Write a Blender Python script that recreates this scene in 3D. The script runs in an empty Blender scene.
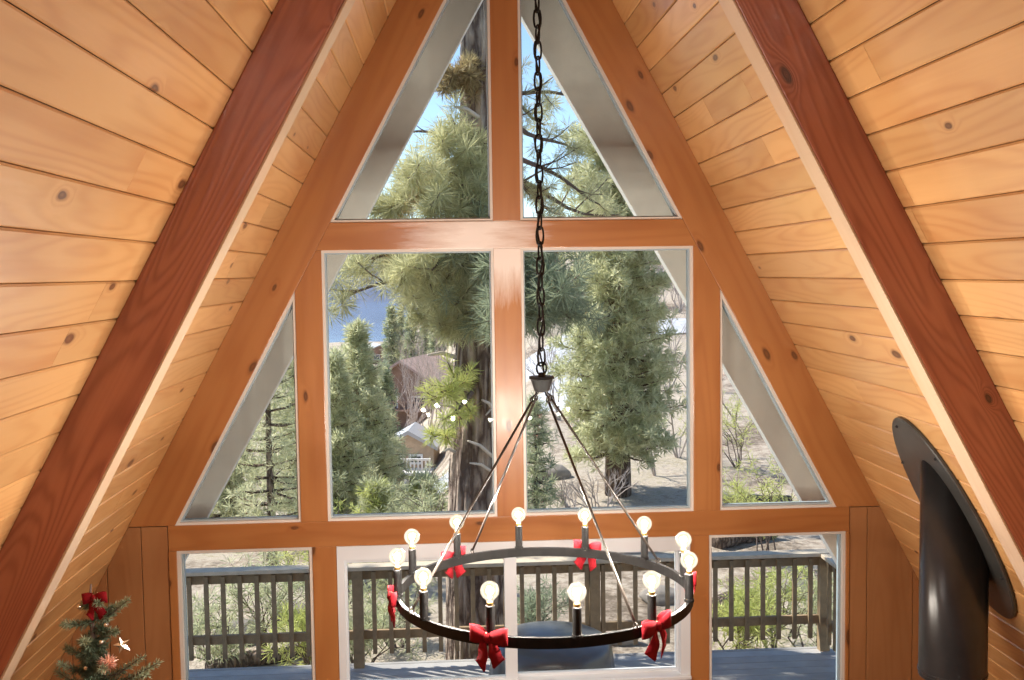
import bpy, bmesh, math, random
import numpy as np
from mathutils import Vector, Matrix, noise as mnoise
PI = math.pi
sc = bpy.context.scene
COL = sc.collection
rnd = random.Random(11)
nr = np.random.default_rng(5)

# ---------------------------------------------------------------- measures of the place (metres; z = 0 is the top of the lower tie beam)
CAMX, CAMY, CAMZ = -0.2951, -5.0, 1.1989
YAW, PITCH, ROLL, FPX = 0.0611, -0.0657, -0.0138, 1031.93
PHI = 0.4933; TP = math.tan(PHI); CP = math.cos(PHI); SP = math.sin(PHI)
ZA = 3.4467                 # ridge of the ceiling planes
FLOOR = -2.2
DECK = -2.3
REAR = -9.0

def cam_axes():
    fwd = Vector((math.sin(YAW), math.cos(YAW), 0)); right = Vector((math.cos(YAW), -math.sin(YAW), 0)); up = Vector((0, 0, 1))
    f2 = fwd*math.cos(PITCH) + up*math.sin(PITCH); u2 = up*math.cos(PITCH) - fwd*math.sin(PITCH)
    r3 = right*math.cos(ROLL) + u2*math.sin(ROLL); u3 = u2*math.cos(ROLL) - right*math.sin(ROLL)
    return r3, u3, f2
RX, UX, FX = cam_axes()
def at(px, py, Y):
    """point on the plane y = Y that the photograph shows at pixel (px, py)"""
    d = FX + RX*((px-512)/FPX) + UX*(-(py-340)/FPX)
    k = (Y-CAMY)/d.y
    return Vector((CAMX + k*d.x, Y, CAMZ + k*d.z))

# ---------------------------------------------------------------- object helpers
def tag(o, label=None, cat=None, group=None, kind=None):
    if label: o['label'] = label
    if cat: o['category'] = cat
    if group: o['group'] = group
    if kind: o['kind'] = kind
    return o
def empty(name, loc=(0, 0, 0), rz=0.0, label=None, cat=None, group=None, kind=None):
    o = bpy.data.objects.new(name, None); COL.objects.link(o)
    o.location = loc; o.rotation_euler = (0, 0, rz); o.empty_display_size = .05
    return tag(o, label, cat, group, kind)
def mesh_obj(name, me, mat, parent=None, loc=None, M=None):
    o = bpy.data.objects.new(name, me); COL.objects.link(o)
    for m in (mat if isinstance(mat, (list, tuple)) else [mat]): me.materials.append(m)
    if parent is not None: o.parent = parent
    if loc is not None: o.location = loc
    if M is not None: o.matrix_world = M
    return o
def bm_obj(name, bm, mat, parent=None, loc=None, M=None, smooth=False, world=False):
    """M: the object's frame; with world=True the bmesh is in world space and is brought into that frame"""
    if world and M is not None: bm.transform(M.inverted())
    bmesh.ops.recalc_face_normals(bm, faces=bm.faces)
    if smooth:
        for f in bm.faces: f.smooth = True
    me = bpy.data.meshes.new(name); bm.to_mesh(me); bm.free()
    return mesh_obj(name, me, mat, parent, loc, M)
def tri_obj(name, V, F, mat, parent=None, loc=None, smooth=False):
    V = np.asarray(V, np.float32); F = np.asarray(F, np.int32); k = F.shape[1]
    me = bpy.data.meshes.new(name)
    me.vertices.add(len(V)); me.vertices.foreach_set('co', V.ravel())
    me.loops.add(F.size); me.loops.foreach_set('vertex_index', F.ravel())
    me.polygons.add(len(F)); me.polygons.foreach_set('loop_start', np.arange(0, F.size, k, dtype=np.int32))
    if smooth: me.polygons.foreach_set('use_smooth', np.ones(len(F), bool))
    me.update(calc_edges=True); me.validate()
    return mesh_obj(name, me, mat, parent, loc)
def copy_thing(o, parent=None):
    c = o.copy(); COL.objects.link(c)
    if parent is not None: c.parent = parent
    for ch in list(o.children): copy_thing(ch, c)
    return c

def add_box(bm, lo, hi, bev=0.0):
    r = bmesh.ops.create_cube(bm, size=1.0); vs = r['verts']
    for v in vs:
        v.co = Vector([lo[i] + (v.co[i]+.5)*(hi[i]-lo[i]) for i in range(3)])
    if bev > 0:
        es = list({e for v in vs for e in v.link_edges})
        bmesh.ops.bevel(bm, geom=es, offset=bev, segments=2, affect='EDGES', profile=.6)
def add_prism(bm, poly, y0, y1, bev=0.0):
    """polygon in the x-z plane, extruded from y0 to y1"""
    a = [bm.verts.new((x, y0, z)) for x, z in poly]; b = [bm.verts.new((x, y1, z)) for x, z in poly]
    fs = [bm.faces.new(a), bm.faces.new(b[::-1])]
    n = len(poly)
    for i in range(n): fs.append(bm.faces.new((a[i], b[i], b[(i+1) % n], a[(i+1) % n])))
    if bev > 0:
        es = list({e for f in fs for e in f.edges})
        bmesh.ops.bevel(bm, geom=es, offset=bev, segments=2, affect='EDGES', profile=.6)
def add_ring(bm, outer, inner, y0, y1):
    """frame between two polygons with the same number of corners"""
    n = len(outer)
    A = [[bm.verts.new((x, y, z)) for x, z in p] for p in (outer, inner) for y in (y0, y1)]
    o0, o1, i0, i1 = A
    for k in range(n):
        j = (k+1) % n
        for q in ((o0[k], o0[j], i0[j], i0[k]), (o1[j], o1[k], i1[k], i1[j]), (o0[j], o0[k], o1[k], o1[j]), (i0[k], i0[j], i1[j], i1[k])): bm.faces.new(q)
def frame_of(d, hint=Vector((0, 0, 1))):
    d = d.normalized()
    if abs(d.dot(hint)) > .98: hint = Vector((1, 0, 0))
    a = d.cross(hint).normalized(); b = d.cross(a)
    return a, b
def add_tube(bm, pts, radii, seg=8, cap=True, closed=False):
    pts = [Vector(p) for p in pts]; n = len(pts)
    if not isinstance(radii, (list, tuple)): radii = [radii]*n
    rings = []; a = None
    for i, p in enumerate(pts):
        if closed: d = pts[(i+1) % n] - pts[i-1]
        else: d = pts[min(i+1, n-1)] - pts[max(i-1, 0)]
        d = d.normalized() if d.length > 1e-9 else Vector((0, 0, 1))
        if a is None: a, b = frame_of(d)
        else:
            a = (a - d*a.dot(d)); a = a.normalized() if a.length > 1e-6 else frame_of(d)[0]; b = d.cross(a)
        rings.append([bm.verts.new(p + (a*math.cos(t) + b*math.sin(t))*radii[i]) for t in [2*PI*k/seg for k in range(seg)]])
    m = n if closed else n-1
    for i in range(m):
        r0, r1 = rings[i], rings[(i+1) % n]
        for k in range(seg): bm.faces.new((r0[k], r0[(k+1) % seg], r1[(k+1) % seg], r1[k]))
    if cap and not closed:
        bm.faces.new(rings[0][::-1]); bm.faces.new(rings[-1])
def add_lathe(bm, prof, seg=24, c=(0, 0, 0), cap=True):
    rings = []
    for r, z in prof:
        rings.append([bm.verts.new((c[0]+r*math.cos(2*PI*k/seg), c[1]+r*math.sin(2*PI*k/seg), c[2]+z)) for k in range(seg)])
    for i in range(len(rings)-1):
        for k in range(seg): bm.faces.new((rings[i][k], rings[i][(k+1) % seg], rings[i+1][(k+1) % seg], rings[i+1][k]))
    if cap:
        bm.faces.new(rings[0][::-1]); bm.faces.new(rings[-1])
def grain_frame(origin, along, normal=Vector((0, -1, 0))):
    """frame whose local x runs along the grain and local z along the face normal"""
    x = Vector(along).normalized(); z = Vector(normal); z = (z - x*z.dot(x)).normalized(); y = z.cross(x)
    M = Matrix((x, y, z)).transposed().to_4x4(); M.translation = Vector(origin)
    return M
def inset(poly, w):
    """inset a convex polygon given anticlockwise"""
    n = len(poly); L = []
    for i in range(n):
        p, q = Vector(poly[i]), Vector(poly[(i+1) % n]); d = (q-p).normalized(); nn = Vector((-d.y, d.x)); L.append((p+nn*w, d))
    out = []
    for i in range(n):
        p, d = L[i-1]; q, e = L[i]; den = d.x*e.y - d.y*e.x; t = ((q.x-p.x)*e.y - (q.y-p.y)*e.x)/den
        out.append(tuple(p + d*t))
    return out

# ---------------------------------------------------------------- materials
def new_mat(name):
    m = bpy.data.materials.new(name); m.use_nodes = True; nt = m.node_tree
    return m, nt, nt.nodes['Principled BSDF']
def N(nt, t, **kw):
    n = nt.nodes.new(t)
    for k, v in kw.items():
        if k in n.inputs: n.inputs[k].default_value = v
        else: setattr(n, k, v)
    return n
def mathn(nt, op, a, b=None, clamp=False):
    n = nt.nodes.new('ShaderNodeMath'); n.operation = op; n.use_clamp = clamp
    for i, v in enumerate((a, b)):
        if v is None: continue
        if isinstance(v, (int, float)): n.inputs[i].default_value = v
        else: nt.links.new(v, n.inputs[i])
    return n.outputs[0]
def ramp(nt, fac, stops, interp='LINEAR'):
    n = nt.nodes.new('ShaderNodeValToRGB'); cr = n.color_ramp; cr.interpolation = interp
    while len(cr.elements) < len(stops): cr.elements.new(.5)
    for e, (p, c) in zip(cr.elements, stops): e.position = p; e.color = (*c, 1)
    nt.links.new(fac, n.inputs['Fac']); return n.outputs['Color']
def mixc(nt, fac, a, b, mode='MIX'):
    n = nt.nodes.new('ShaderNodeMix'); n.data_type = 'RGBA'; n.blend_type = mode
    for s, v in ((n.inputs[0], fac), (n.inputs[6], a), (n.inputs[7], b)):
        if isinstance(v, (int, float)): s.default_value = v
        elif isinstance(v, tuple): s.default_value = (*v, 1)
        else: nt.links.new(v, s)
    return n.outputs[2]
def wood(name, light, dark, knot=(.10, .035, .012), rough=.34, coat=.35, coat_rough=.16, fig=.55, islands=False, knots=.75, ring=16.0, bump=.12, hue=.25, pale=None):
    m, nt, P = new_mat(name); L = nt.links.new
    tc = N(nt, 'ShaderNodeTexCoord'); oi = N(nt, 'ShaderNodeObjectInfo')
    r = oi.outputs['Random']
    if islands:
        geo = N(nt, 'ShaderNodeNewGeometry'); r = mathn(nt, 'ADD', mathn(nt, 'MULTIPLY', geo.outputs['Random Per Island'], 7.3), r)
    off = N(nt, 'ShaderNodeCombineXYZ'); L(mathn(nt, 'MULTIPLY', r, 31.7), off.inputs[0]); L(mathn(nt, 'MULTIPLY', r, 11.3), off.inputs[1]); L(mathn(nt, 'MULTIPLY', r, 5.9), off.inputs[2])
    add = N(nt, 'ShaderNodeVectorMath', operation='ADD'); L(tc.outputs['Object'], add.inputs[0]); L(off.outputs[0], add.inputs[1])
    def scaled(s):
        n = N(nt, 'ShaderNodeVectorMath', operation='MULTIPLY'); L(add.outputs[0], n.inputs[0]); n.inputs[1].default_value = s; return n.outputs[0]
    # knots: stretched cells, only some of them
    vw = N(nt, 'ShaderNodeTexNoise', Scale=9.0, Detail=2.0); L(add.outputs[0], vw.inputs['Vector'])
    warp = N(nt, 'ShaderNodeVectorMath', operation='MULTIPLY_ADD'); L(vw.outputs['Color'], warp.inputs[0]); warp.inputs[1].default_value = (.10, .10, .10); L(scaled((2.6, 6.0, 2.0)), warp.inputs[2])
    vo = N(nt, 'ShaderNodeTexVoronoi', voronoi_dimensions='2D', Scale=1.0, Randomness=1.0); L(warp.outputs[0], vo.inputs['Vector'])
    sel = N(nt, 'ShaderNodeSeparateColor'); L(vo.outputs['Color'], sel.inputs[0])
    pick = mathn(nt, 'GREATER_THAN', sel.outputs[0], 1-knots)
    kd = mathn(nt, 'DIVIDE', vo.outputs['Distance'], mathn(nt, 'ADD', mathn(nt, 'MULTIPLY', sel.outputs[1], .09), .045))
    core = mathn(nt, 'MULTIPLY', mathn(nt, 'SUBTRACT', 1.0, mathn(nt, 'SMOOTH_MIN', kd, 1.0), True), pick)
    kcore = ramp(nt, core, [(0.0, (0, 0, 0)), (.25, (.55, .55, .55)), (.4, (1, 1, 1)), (1.0, (.75, .75, .75))])
    halo = mathn(nt, 'MULTIPLY', mathn(nt, 'POWER', mathn(nt, 'SUBTRACT', 1.0, mathn(nt, 'MULTIPLY', kd, .33), True), 2.0), pick)
    # growth rings: contour lines of a long stretched noise, bent round the knots
    n1 = N(nt, 'ShaderNodeTexNoise', Scale=1.0, Detail=1.5, Roughness=.45); L(scaled((.55, 5.0, 5.0)), n1.inputs['Vector'])
    cont = mathn(nt, 'ADD', n1.outputs[0], mathn(nt, 'MULTIPLY', halo, .22))
    band = mathn(nt, 'SINE', mathn(nt, 'MULTIPLY', cont, ring*2*PI))
    band = mathn(nt, 'ADD', mathn(nt, 'MULTIPLY', band, .5), .5)
    n2 = N(nt, 'ShaderNodeTexNoise', Scale=1.0, Detail=4.0, Roughness=.6); L(scaled((2.5, 90.0, 90.0)), n2.inputs['Vector'])
    n3 = N(nt, 'ShaderNodeTexNoise', Scale=1.0, Detail=2.0, Roughness=.5); L(scaled((.9, 4.0, 4.0)), n3.inputs['Vector'])
    fac = mathn(nt, 'ADD', mathn(nt, 'MULTIPLY', mathn(nt, 'POWER', band, 2.0), fig*.5), mathn(nt, 'MULTIPLY', n2.outputs[0], fig*.5))
    fac = mathn(nt, 'ADD', fac, mathn(nt, 'MULTIPLY', mathn(nt, 'SUBTRACT', n3.outputs[0], .5), 1.5))
    fac = mathn(nt, 'ADD', fac, mathn(nt, 'MULTIPLY', halo, .28), True)
    c = mixc(nt, fac, light, dark)
    if islands:
        v = N(nt, 'ShaderNodeHueSaturation'); L(c, v.inputs['Color'])
        L(mathn(nt, 'ADD', mathn(nt, 'MULTIPLY', geo.outputs['Random Per Island'], hue), 1-hue*.5), v.inputs['Value'])
        c = v.outputs[0]
    c = mixc(nt, kcore, c, knot)
    if pale:  # glossy glare painted into the base colour as a streaky pale patch
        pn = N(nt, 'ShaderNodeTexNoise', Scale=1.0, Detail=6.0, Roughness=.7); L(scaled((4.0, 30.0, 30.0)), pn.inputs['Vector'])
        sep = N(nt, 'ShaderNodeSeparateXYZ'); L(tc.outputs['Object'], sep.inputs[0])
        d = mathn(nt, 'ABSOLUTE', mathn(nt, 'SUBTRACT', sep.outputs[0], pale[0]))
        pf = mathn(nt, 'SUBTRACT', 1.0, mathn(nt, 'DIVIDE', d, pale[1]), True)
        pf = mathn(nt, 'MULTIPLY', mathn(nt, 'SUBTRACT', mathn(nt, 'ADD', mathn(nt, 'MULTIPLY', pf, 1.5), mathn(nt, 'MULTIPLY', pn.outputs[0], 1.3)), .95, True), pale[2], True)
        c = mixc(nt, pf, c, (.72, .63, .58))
    L(c, P.inputs['Base Color'])
    P.inputs['Roughness'].default_value = rough
    P.inputs['Coat Weight'].default_value = coat; P.inputs['Coat Roughness'].default_value = coat_rough
    bn = N(nt, 'ShaderNodeTexNoise', Scale=1.0, Detail=2.0); L(scaled((5.0, 22.0, 22.0)), bn.inputs['Vector'])
    bp = N(nt, 'ShaderNodeBump', Strength=bump, Distance=.01); L(mathn(nt, 'ADD', mathn(nt, 'MULTIPLY', band, .12), bn.outputs[0]), bp.inputs['Height'])
    L(bp.outputs[0], P.inputs['Normal']); L(bp.outputs[0], P.inputs['Coat Normal'])
    return m
def plain(name, col, rough=.5, metal=0.0, nscale=0, namt=.2, bump=0.0, coat=0.0, island=0.0, trans=0.0, spec=.5):
    m, nt, P = new_mat(name); L = nt.links.new
    P.inputs['Roughness'].default_value = rough; P.inputs['Metallic'].default_value = metal; P.inputs['Coat Weight'].default_value = coat
    P.inputs['Specular IOR Level'].default_value = spec
    c = None
    if nscale:
        tc = N(nt, 'ShaderNodeTexCoord'); n = N(nt, 'ShaderNodeTexNoise', Scale=nscale, Detail=5.0, Roughness=.6); L(tc.outputs['Object'], n.inputs['Vector'])
        lo = tuple(v*(1-namt) for v in col); hi = tuple(min(1, v*(1+namt)) for v in col)
        c = ramp(nt, n.outputs[0], [(.3, lo), (.7, hi)])
        if bump:
            b = N(nt, 'ShaderNodeBump', Strength=bump, Distance=.02); L(n.outputs[0], b.inputs['Height']); L(b.outputs[0], P.inputs['Normal'])
    if island:
        g = N(nt, 'ShaderNodeNewGeometry'); v = N(nt, 'ShaderNodeHueSaturation')
        if c is None: v.inputs['Color'].default_value = (*col, 1)
        else: L(c, v.inputs['Color'])
        L(mathn(nt, 'ADD', mathn(nt, 'MULTIPLY', g.outputs['Random Per Island'], island), 1-island*.5), v.inputs['Value'])
        c = v.outputs[0]
    if c is None: P.inputs['Base Color'].default_value = (*col, 1)
    else: L(c, P.inputs['Base Color'])
    return m
def leaf_mat(name, a, b, rough=.55, trans=.5):
    """needles: colour varies from needle to needle, some light comes through"""
    m, nt, P = new_mat(name); L = nt.links.new
    g = N(nt, 'ShaderNodeNewGeometry'); tc = N(nt, 'ShaderNodeTexCoord')
    n = N(nt, 'ShaderNodeTexNoise', Scale=1.6, Detail=2.0); L(tc.outputs['Object'], n.inputs['Vector'])
    f = mathn(nt, 'ADD', mathn(nt, 'MULTIPLY', g.outputs['Random Per Island'], .6), mathn(nt, 'MULTIPLY', mathn(nt, 'SUBTRACT', n.outputs[0], .3), .9), True)
    c = mixc(nt, f, a, b); L(c, P.inputs['Base Color']); P.inputs['Roughness'].default_value = rough
    t = N(nt, 'ShaderNodeBsdfTranslucent'); L(c, t.inputs[0])
    mx = N(nt, 'ShaderNodeMixShader'); mx.inputs[0].default_value = trans
    L(P.outputs[0], mx.inputs[1]); L(t.outputs[0], mx.inputs[2]); L(mx.outputs[0], nt.nodes['Material Output'].inputs[0])
    return m
def glass_mat():
    m, nt, P = new_mat('window_glass'); L = nt.links.new; nt.nodes.remove(P)
    t = N(nt, 'ShaderNodeBsdfTransparent'); t.inputs[0].default_value = (.97, .98, .97, 1)
    g = N(nt, 'ShaderNodeBsdfGlossy'); g.inputs['Roughness'].default_value = .0; g.inputs[0].default_value = (.9, .95, .95, 1)
    f = N(nt, 'ShaderNodeFresnel', IOR=1.27); mx = N(nt, 'ShaderNodeMixShader')
    L(f.outputs[0], mx.inputs[0]); L(t.outputs[0], mx.inputs[1]); L(g.outputs[0], mx.inputs[2]); L(mx.outputs[0], nt.nodes['Material Output'].inputs[0])
    return m
def bulb_mat():
    m, nt, P = new_mat('glowing_bulb_glass'); L = nt.links.new; nt.nodes.remove(P)
    e = N(nt, 'ShaderNodeEmission', Strength=1.15); e.inputs[0].default_value = (1.0, .84, .56, 1)
    t = N(nt, 'ShaderNodeBsdfTransparent'); t.inputs[0].default_value = (1, .96, .88, 1)
    mx = N(nt, 'ShaderNodeMixShader'); mx.inputs[0].default_value = .5; L(t.outputs[0], mx.inputs[1]); L(e.outputs[0], mx.inputs[2])
    g = N(nt, 'ShaderNodeBsdfGlossy'); g.inputs['Roughness'].default_value = .08
    f = N(nt, 'ShaderNodeFresnel', IOR=1.35); m2 = N(nt, 'ShaderNodeMixShader'); L(f.outputs[0], m2.inputs[0]); L(mx.outputs[0], m2.inputs[1]); L(g.outputs[0], m2.inputs[2])
    L(m2.outputs[0], nt.nodes['Material Output'].inputs[0])
    return m

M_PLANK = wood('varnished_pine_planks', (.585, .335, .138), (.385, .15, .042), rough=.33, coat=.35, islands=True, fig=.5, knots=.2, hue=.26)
M_BEAM = wood('orange_stained_pine', (.37, .152, .048), (.255, .082, .021), rough=.34, coat=.3, fig=.5, knots=.42, ring=9)
M_BEAMGLARE = wood('orange_pine_painted_glare', (.37, .152, .048), (.255, .082, .021), rough=.34, coat=.3, fig=.5, knots=.42, ring=9, pale=(.76, .46, 1.0))  # bright reflection on the upper tie beam drawn as pale colour
M_POSTGLARE = wood('orange_pine_post_painted_glare', (.37, .152, .048), (.255, .082, .021), rough=.34, coat=.3, fig=.5, knots=.42, ring=9, pale=(1.3, .34, 1.1))  # highlight near the post top drawn as pale colour
M_RED = wood('red_stained_fir', (.42, .145, .078), (.24, .066, .036), knot=(.05, .015, .01), rough=.32, coat=.45, coat_rough=.2, fig=1.0, knots=.2, ring=30, bump=.22)
M_EDGEGLARE = wood('fir_edge_painted_glare', (.52, .37, .25), (.44, .28, .17), rough=.35, coat=.4, fig=.35, knots=.05)  # pale tone stands for window glare on the rafter edge
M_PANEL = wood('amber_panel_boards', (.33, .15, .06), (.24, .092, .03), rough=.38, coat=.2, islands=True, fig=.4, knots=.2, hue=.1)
M_FLOORW = wood('honey_floorboards', (.50, .28, .13), (.36, .17, .07), rough=.4, coat=.2, islands=True, fig=.5)
M_VINYL = plain('white_vinyl', (.60, .625, .67), .35)
M_STOP = plain('pale_window_stop', (.60, .55, .51), .45)
M_GREY = plain('grey_weather_strip', (.30, .36, .40), .5)
M_BARGE = plain('weathered_cream_paint', (.90, .89, .84), .6, nscale=6, namt=.06, bump=.05)
M_ROOF = plain('roof_deck', (.12, .10, .09), .8, nscale=8)
M_GLASS = glass_mat()
M_BLACK = plain('matte_black_iron', (.008, .0075, .0075), .45, spec=.22, nscale=30, namt=.3)
M_ROD = plain('black_iron_rod', (.03, .024, .02), .3)
M_BULB = bulb_mat()
M_BRASS = plain('brass_collar', (.6, .42, .15), .3, metal=1.0)
M_VELVET = plain('red_velvet_ribbon', (.20, .002, .007), .85, spec=.25, nscale=120, namt=.15)
M_TWIST = plain('gold_twist_tie', (.7, .6, .38), .35)
M_COLLAR = plain('dark_grey_metal', (.042, .042, .04), .3, nscale=9, namt=.2)  # grey slightly lighter than the flue pipe
M_FLUE = plain('black_stove_paint', (.022, .022, .024), .28, nscale=14, namt=.15)
M_DECK = plain('slate_blue_deck_paint', (.335, .315, .295), .6, nscale=5, namt=.14, island=.25)
M_RAIL = plain('dark_brown_deck_stain', (.275, .19, .105), .75, nscale=9, namt=.25)
M_RAILCAP = plain('weathered_rail_cap', (.56, .46, .34), .7, nscale=9, namt=.15)
M_TARP = plain('charcoal_vinyl_tarp', (.075, .08, .088), .3, nscale=7, namt=.15, bump=.15)
M_ORN = plain('silver_foil', (.85, .83, .8), .22, metal=1.0)
M_PINKORN = plain('pink_glitter', (.80, .48, .38), .4, island=.6, metal=.3)

# ---------------------------------------------------------------- the A-frame shell
def slope_pt(s, u, y, n=0.0):
    """point on the ceiling: s = side, u = distance down the slope from the ridge, n = distance into the room"""
    return Vector((s*(u*SP - n*CP), y, ZA - u*CP - n*SP))
def slope_frame(s):
    x = Vector((0, 1, 0)); z = Vector((-s*CP, 0, -SP)); y = z.cross(x)
    M = Matrix((x, y, z)).transposed().to_4x4(); M.translation = Vector((0, 0, ZA)); return M
UMAX = (ZA-FLOOR)/CP
def ceiling(name, s, off, joints):
    bm = bmesh.new(); M = slope_frame(s); sgn = M.inverted() @ slope_pt(s, 1, 0); sg = 1 if sgn.y > 0 else -1
    pitch = .1266; k = -1; rr = random.Random(3+s)
    while True:
        u0 = off + k*pitch; u1 = u0 + pitch; k += 1
        if u0 > UMAX: break
        u0 = max(u0, 0.0); u1 = min(u1, UMAX)
        if u1-u0 < .02: continue
        ys = [REAR]; y = REAR + rr.uniform(.6, 3)
        while y < -.5:
            ys.append(y); y += rr.uniform(1.8, 4.2)
        ys.append(.10)
        for jk, jy in joints:
            if jk == k-1:
                ys = [v for v in ys if abs(v-jy) > .5] + [jy]; ys.sort()
        g, c, t = .0012, .0045, .018
        for a, b in zip(ys[:-1], ys[1:]):
            prof = [(u0+g, -t), (u0+g, -c), (u0+g+c, 0), (u1-g-c, 0), (u1-g, -c), (u1-g, -t)]
            A = [bm.verts.new((a+.0006, sg*u, z)) for u, z in prof]; B = [bm.verts.new((b-.0006, sg*u, z)) for u, z in prof]
            for i in range(5): bm.faces.new((A[i], B[i], B[i+1], A[i+1]))
            bm.faces.new(A); bm.faces.new(B[::-1])
    return tag(bm_obj(name, bm, M_PLANK, M=M), kind='structure')
ceiling('ceiling_left', -1, .0339, [(17, -2.35), (21, -2.25), (19, -1.2)])
ceiling('ceiling_right', 1, .0696, [(13, -.55), (15, -1.0)])
for s, nm in ((-1, 'roof_left'), (1, 'roof_right')):
    bm = bmesh.new(); M = slope_frame(s); sg = 1 if (M.inverted() @ slope_pt(s, 1, 0)).y > 0 else -1
    lo = (REAR-.3, min(sg*-.12, sg*(UMAX+.25)), -.16); hi = (1.0, max(sg*-.12, sg*(UMAX+.25)), -.03)
    add_box(bm, lo, hi); tag(bm_obj(nm, bm, M_ROOF, M=M), kind='structure')

def rafter(name, s, y0, y1, h, u0, u1, mat, cut_z=None, bev=.004, n0=0.0):
    """rafter along the slope; its lower end optionally cut level at cut_z"""
    a = [slope_pt(s, u0, 0, n0), slope_pt(s, u1, 0, n0), slope_pt(s, u1, 0, h), slope_pt(s, u0+ h*SP/CP, 0, h)]
    if cut_z is not None:
        a[1] = slope_pt(s, (ZA-cut_z-n0*SP)/CP, 0, n0); a[2] = slope_pt(s, (ZA-cut_z-h*SP)/CP, 0, h)
    bm = bmesh.new(); add_prism(bm, [(v.x, v.z) for v in a], y0, y1, bev)
    M = grain_frame(slope_pt(s, 0, y0), slope_pt(s, 1, y0)-slope_pt(s, 0, y0))
    return bm_obj(name, bm, mat, M=M, world=True)
NY0, NY1, HR = -1.882, -1.769, .168
LAB_R = {-1: 'red-brown stained roof rafter on the side of the small christmas tree', 1: 'red-brown stained roof rafter beside the black stove flue'}
for s in (-1, 1):
    r = rafter('rafter', s, NY0, NY1, HR, .0, UMAX, M_RED)
    tag(r, LAB_R[s], 'rafter', kind='structure')
    e = bmesh.new(); a = [slope_pt(s, .12, 0, HR+.0005), slope_pt(s, UMAX-.05, 0, HR+.0005), slope_pt(s, UMAX-.05, 0, HR+.008), slope_pt(s, .12, 0, HR+.008)]  # added strip: grazing window glare given as a paler wood
    add_prism(e, [(v.x, v.z) for v in a], NY0+.002, NY1-.002, .002)
    o = bm_obj('edge_glare_strip', e, M_EDGEGLARE, M=grain_frame(slope_pt(s, 0, NY0), slope_pt(s, 1, NY0)-slope_pt(s, 0, NY0)), world=True)
    o.parent = r; o.matrix_parent_inverse = r.matrix_world.inverted(); o['label'] = 'pale strip painted as glare along the rafter edge'
for yy in (-4.25, -6.6):
    for s in (-1, 1): tag(rafter('rafter', s, yy-.11, yy, HR, 0, UMAX, M_RED), kind='structure')
HG = .195
for s in (-1, 1):
    r = rafter('gable_rafter', s, 0, .10, HG, 0, 0, M_BEAM, cut_z=0.0, bev=.003)
    tag(r, 'orange pine gable rafter ' + ('above the small christmas tree' if s < 0 else 'sloping down toward the black stove flue'), 'rafter', kind='structure')
for s in (-1, 1):
    h0, h1 = (.285, .195) if s < 0 else (.285, .085)
    a = [slope_pt(s, 0, 0), slope_pt(s, UMAX+.1, 0), slope_pt(s, UMAX+.1, 0, h1), slope_pt(s, h0*SP/CP, 0, h0)]
    bm = bmesh.new(); add_prism(bm, [(v.x, v.z) for v in a], .86, .95, .004)
    tag(bm_obj('barge_rafter', bm, M_BARGE, M=grain_frame(slope_pt(s, 0, .86), slope_pt(s, 1, 0)-slope_pt(s, 0, 0)), world=True), kind='structure')

# gable timbers (x-z outlines, interior face at y = 0)
def rk(z, off=HG): return (ZA-z)*TP - off/CP             # half width inside the rafters at height z
ZL, ZU0, ZU1 = -.1243, 1.3147, 1.4454
MX0, MX1, CX0, CX1, RX0, RX1 = -1.0281, -.8985, -.073, .0595, .9047, 1.0385
def timber(name, poly, mat, along, bev=.003, y0=0.0, y1=.10, label=None):
    bm = bmesh.new(); add_prism(bm, poly, y0, y1, bev)
    o = bm_obj(name, bm, mat, M=grain_frame((poly[0][0], y0, poly[0][1]), along), world=True)
    return tag(o, label, 'beam' if label else None, kind='structure')
XA, ZAX = (1, 0, 0), (0, 0, 1)
timber('tie_beam', [(-rk(ZU0), ZU0), (rk(ZU0), ZU0), (rk(ZU1), ZU1), (-rk(ZU1), ZU1)], M_BEAMGLARE, XA, label='upper orange tie beam with a painted pale glare in the middle')
timber('tie_beam', [(-1.665, ZL), (1.697, ZL), (1.697, 0), (-1.665, 0)], M_BEAM, XA, label='long lower orange tie beam behind the chandelier')
timber('mullion', [(CX0, ZU1), (CX1, ZU1), (CX1, ZA-(CX1+HG/CP)/TP), (0, ZA-HG/CP/TP), (CX0, ZA+(CX0-HG/CP)/TP)], M_BEAM, ZAX, label='orange post between the two triangular upper windows')
timber('mullion', [(CX0, 0), (CX1, 0), (CX1, ZU0), (CX0, ZU0)], M_POSTGLARE, ZAX, label='orange post with painted glare at the top between the two big square windows')
timber('mullion', [(MX0, 0), (MX1, 0), (MX1, ZU0), (-rk(ZU0), ZU0), (MX0, ZA-(-MX0+HG/CP)/TP)], M_BEAM, ZAX, label='orange post between the square window and the triangular side window over the christmas tree')
timber('mullion', [(RX0, 0), (RX1, 0), (RX1, ZA-(RX1+HG/CP)/TP), (rk(ZU0), ZU0), (RX0, ZU0)], M_BEAM, ZAX, label='orange post between the square window and the triangular side window nearest the stove flue')
timber('mullion', [(-.978, FLOOR), (-.86, FLOOR), (-.86, ZL), (-.978, ZL)], M_BEAM, ZAX)
timber('mullion', [(.885, FLOOR), (.982, FLOOR), (.982, ZL), (.885, ZL)], M_BEAM, ZAX)
timber('mullion', [(-1.665, FLOOR), (-1.628, FLOOR), (-1.628, ZL), (-1.665, ZL)], M_BEAM, ZAX, y0=-.004)
timber('mullion', [(1.680, FLOOR), (1.697, FLOOR), (1.697, ZL), (1.680, ZL)], M_BEAM, ZAX, y0=-.004)
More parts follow.
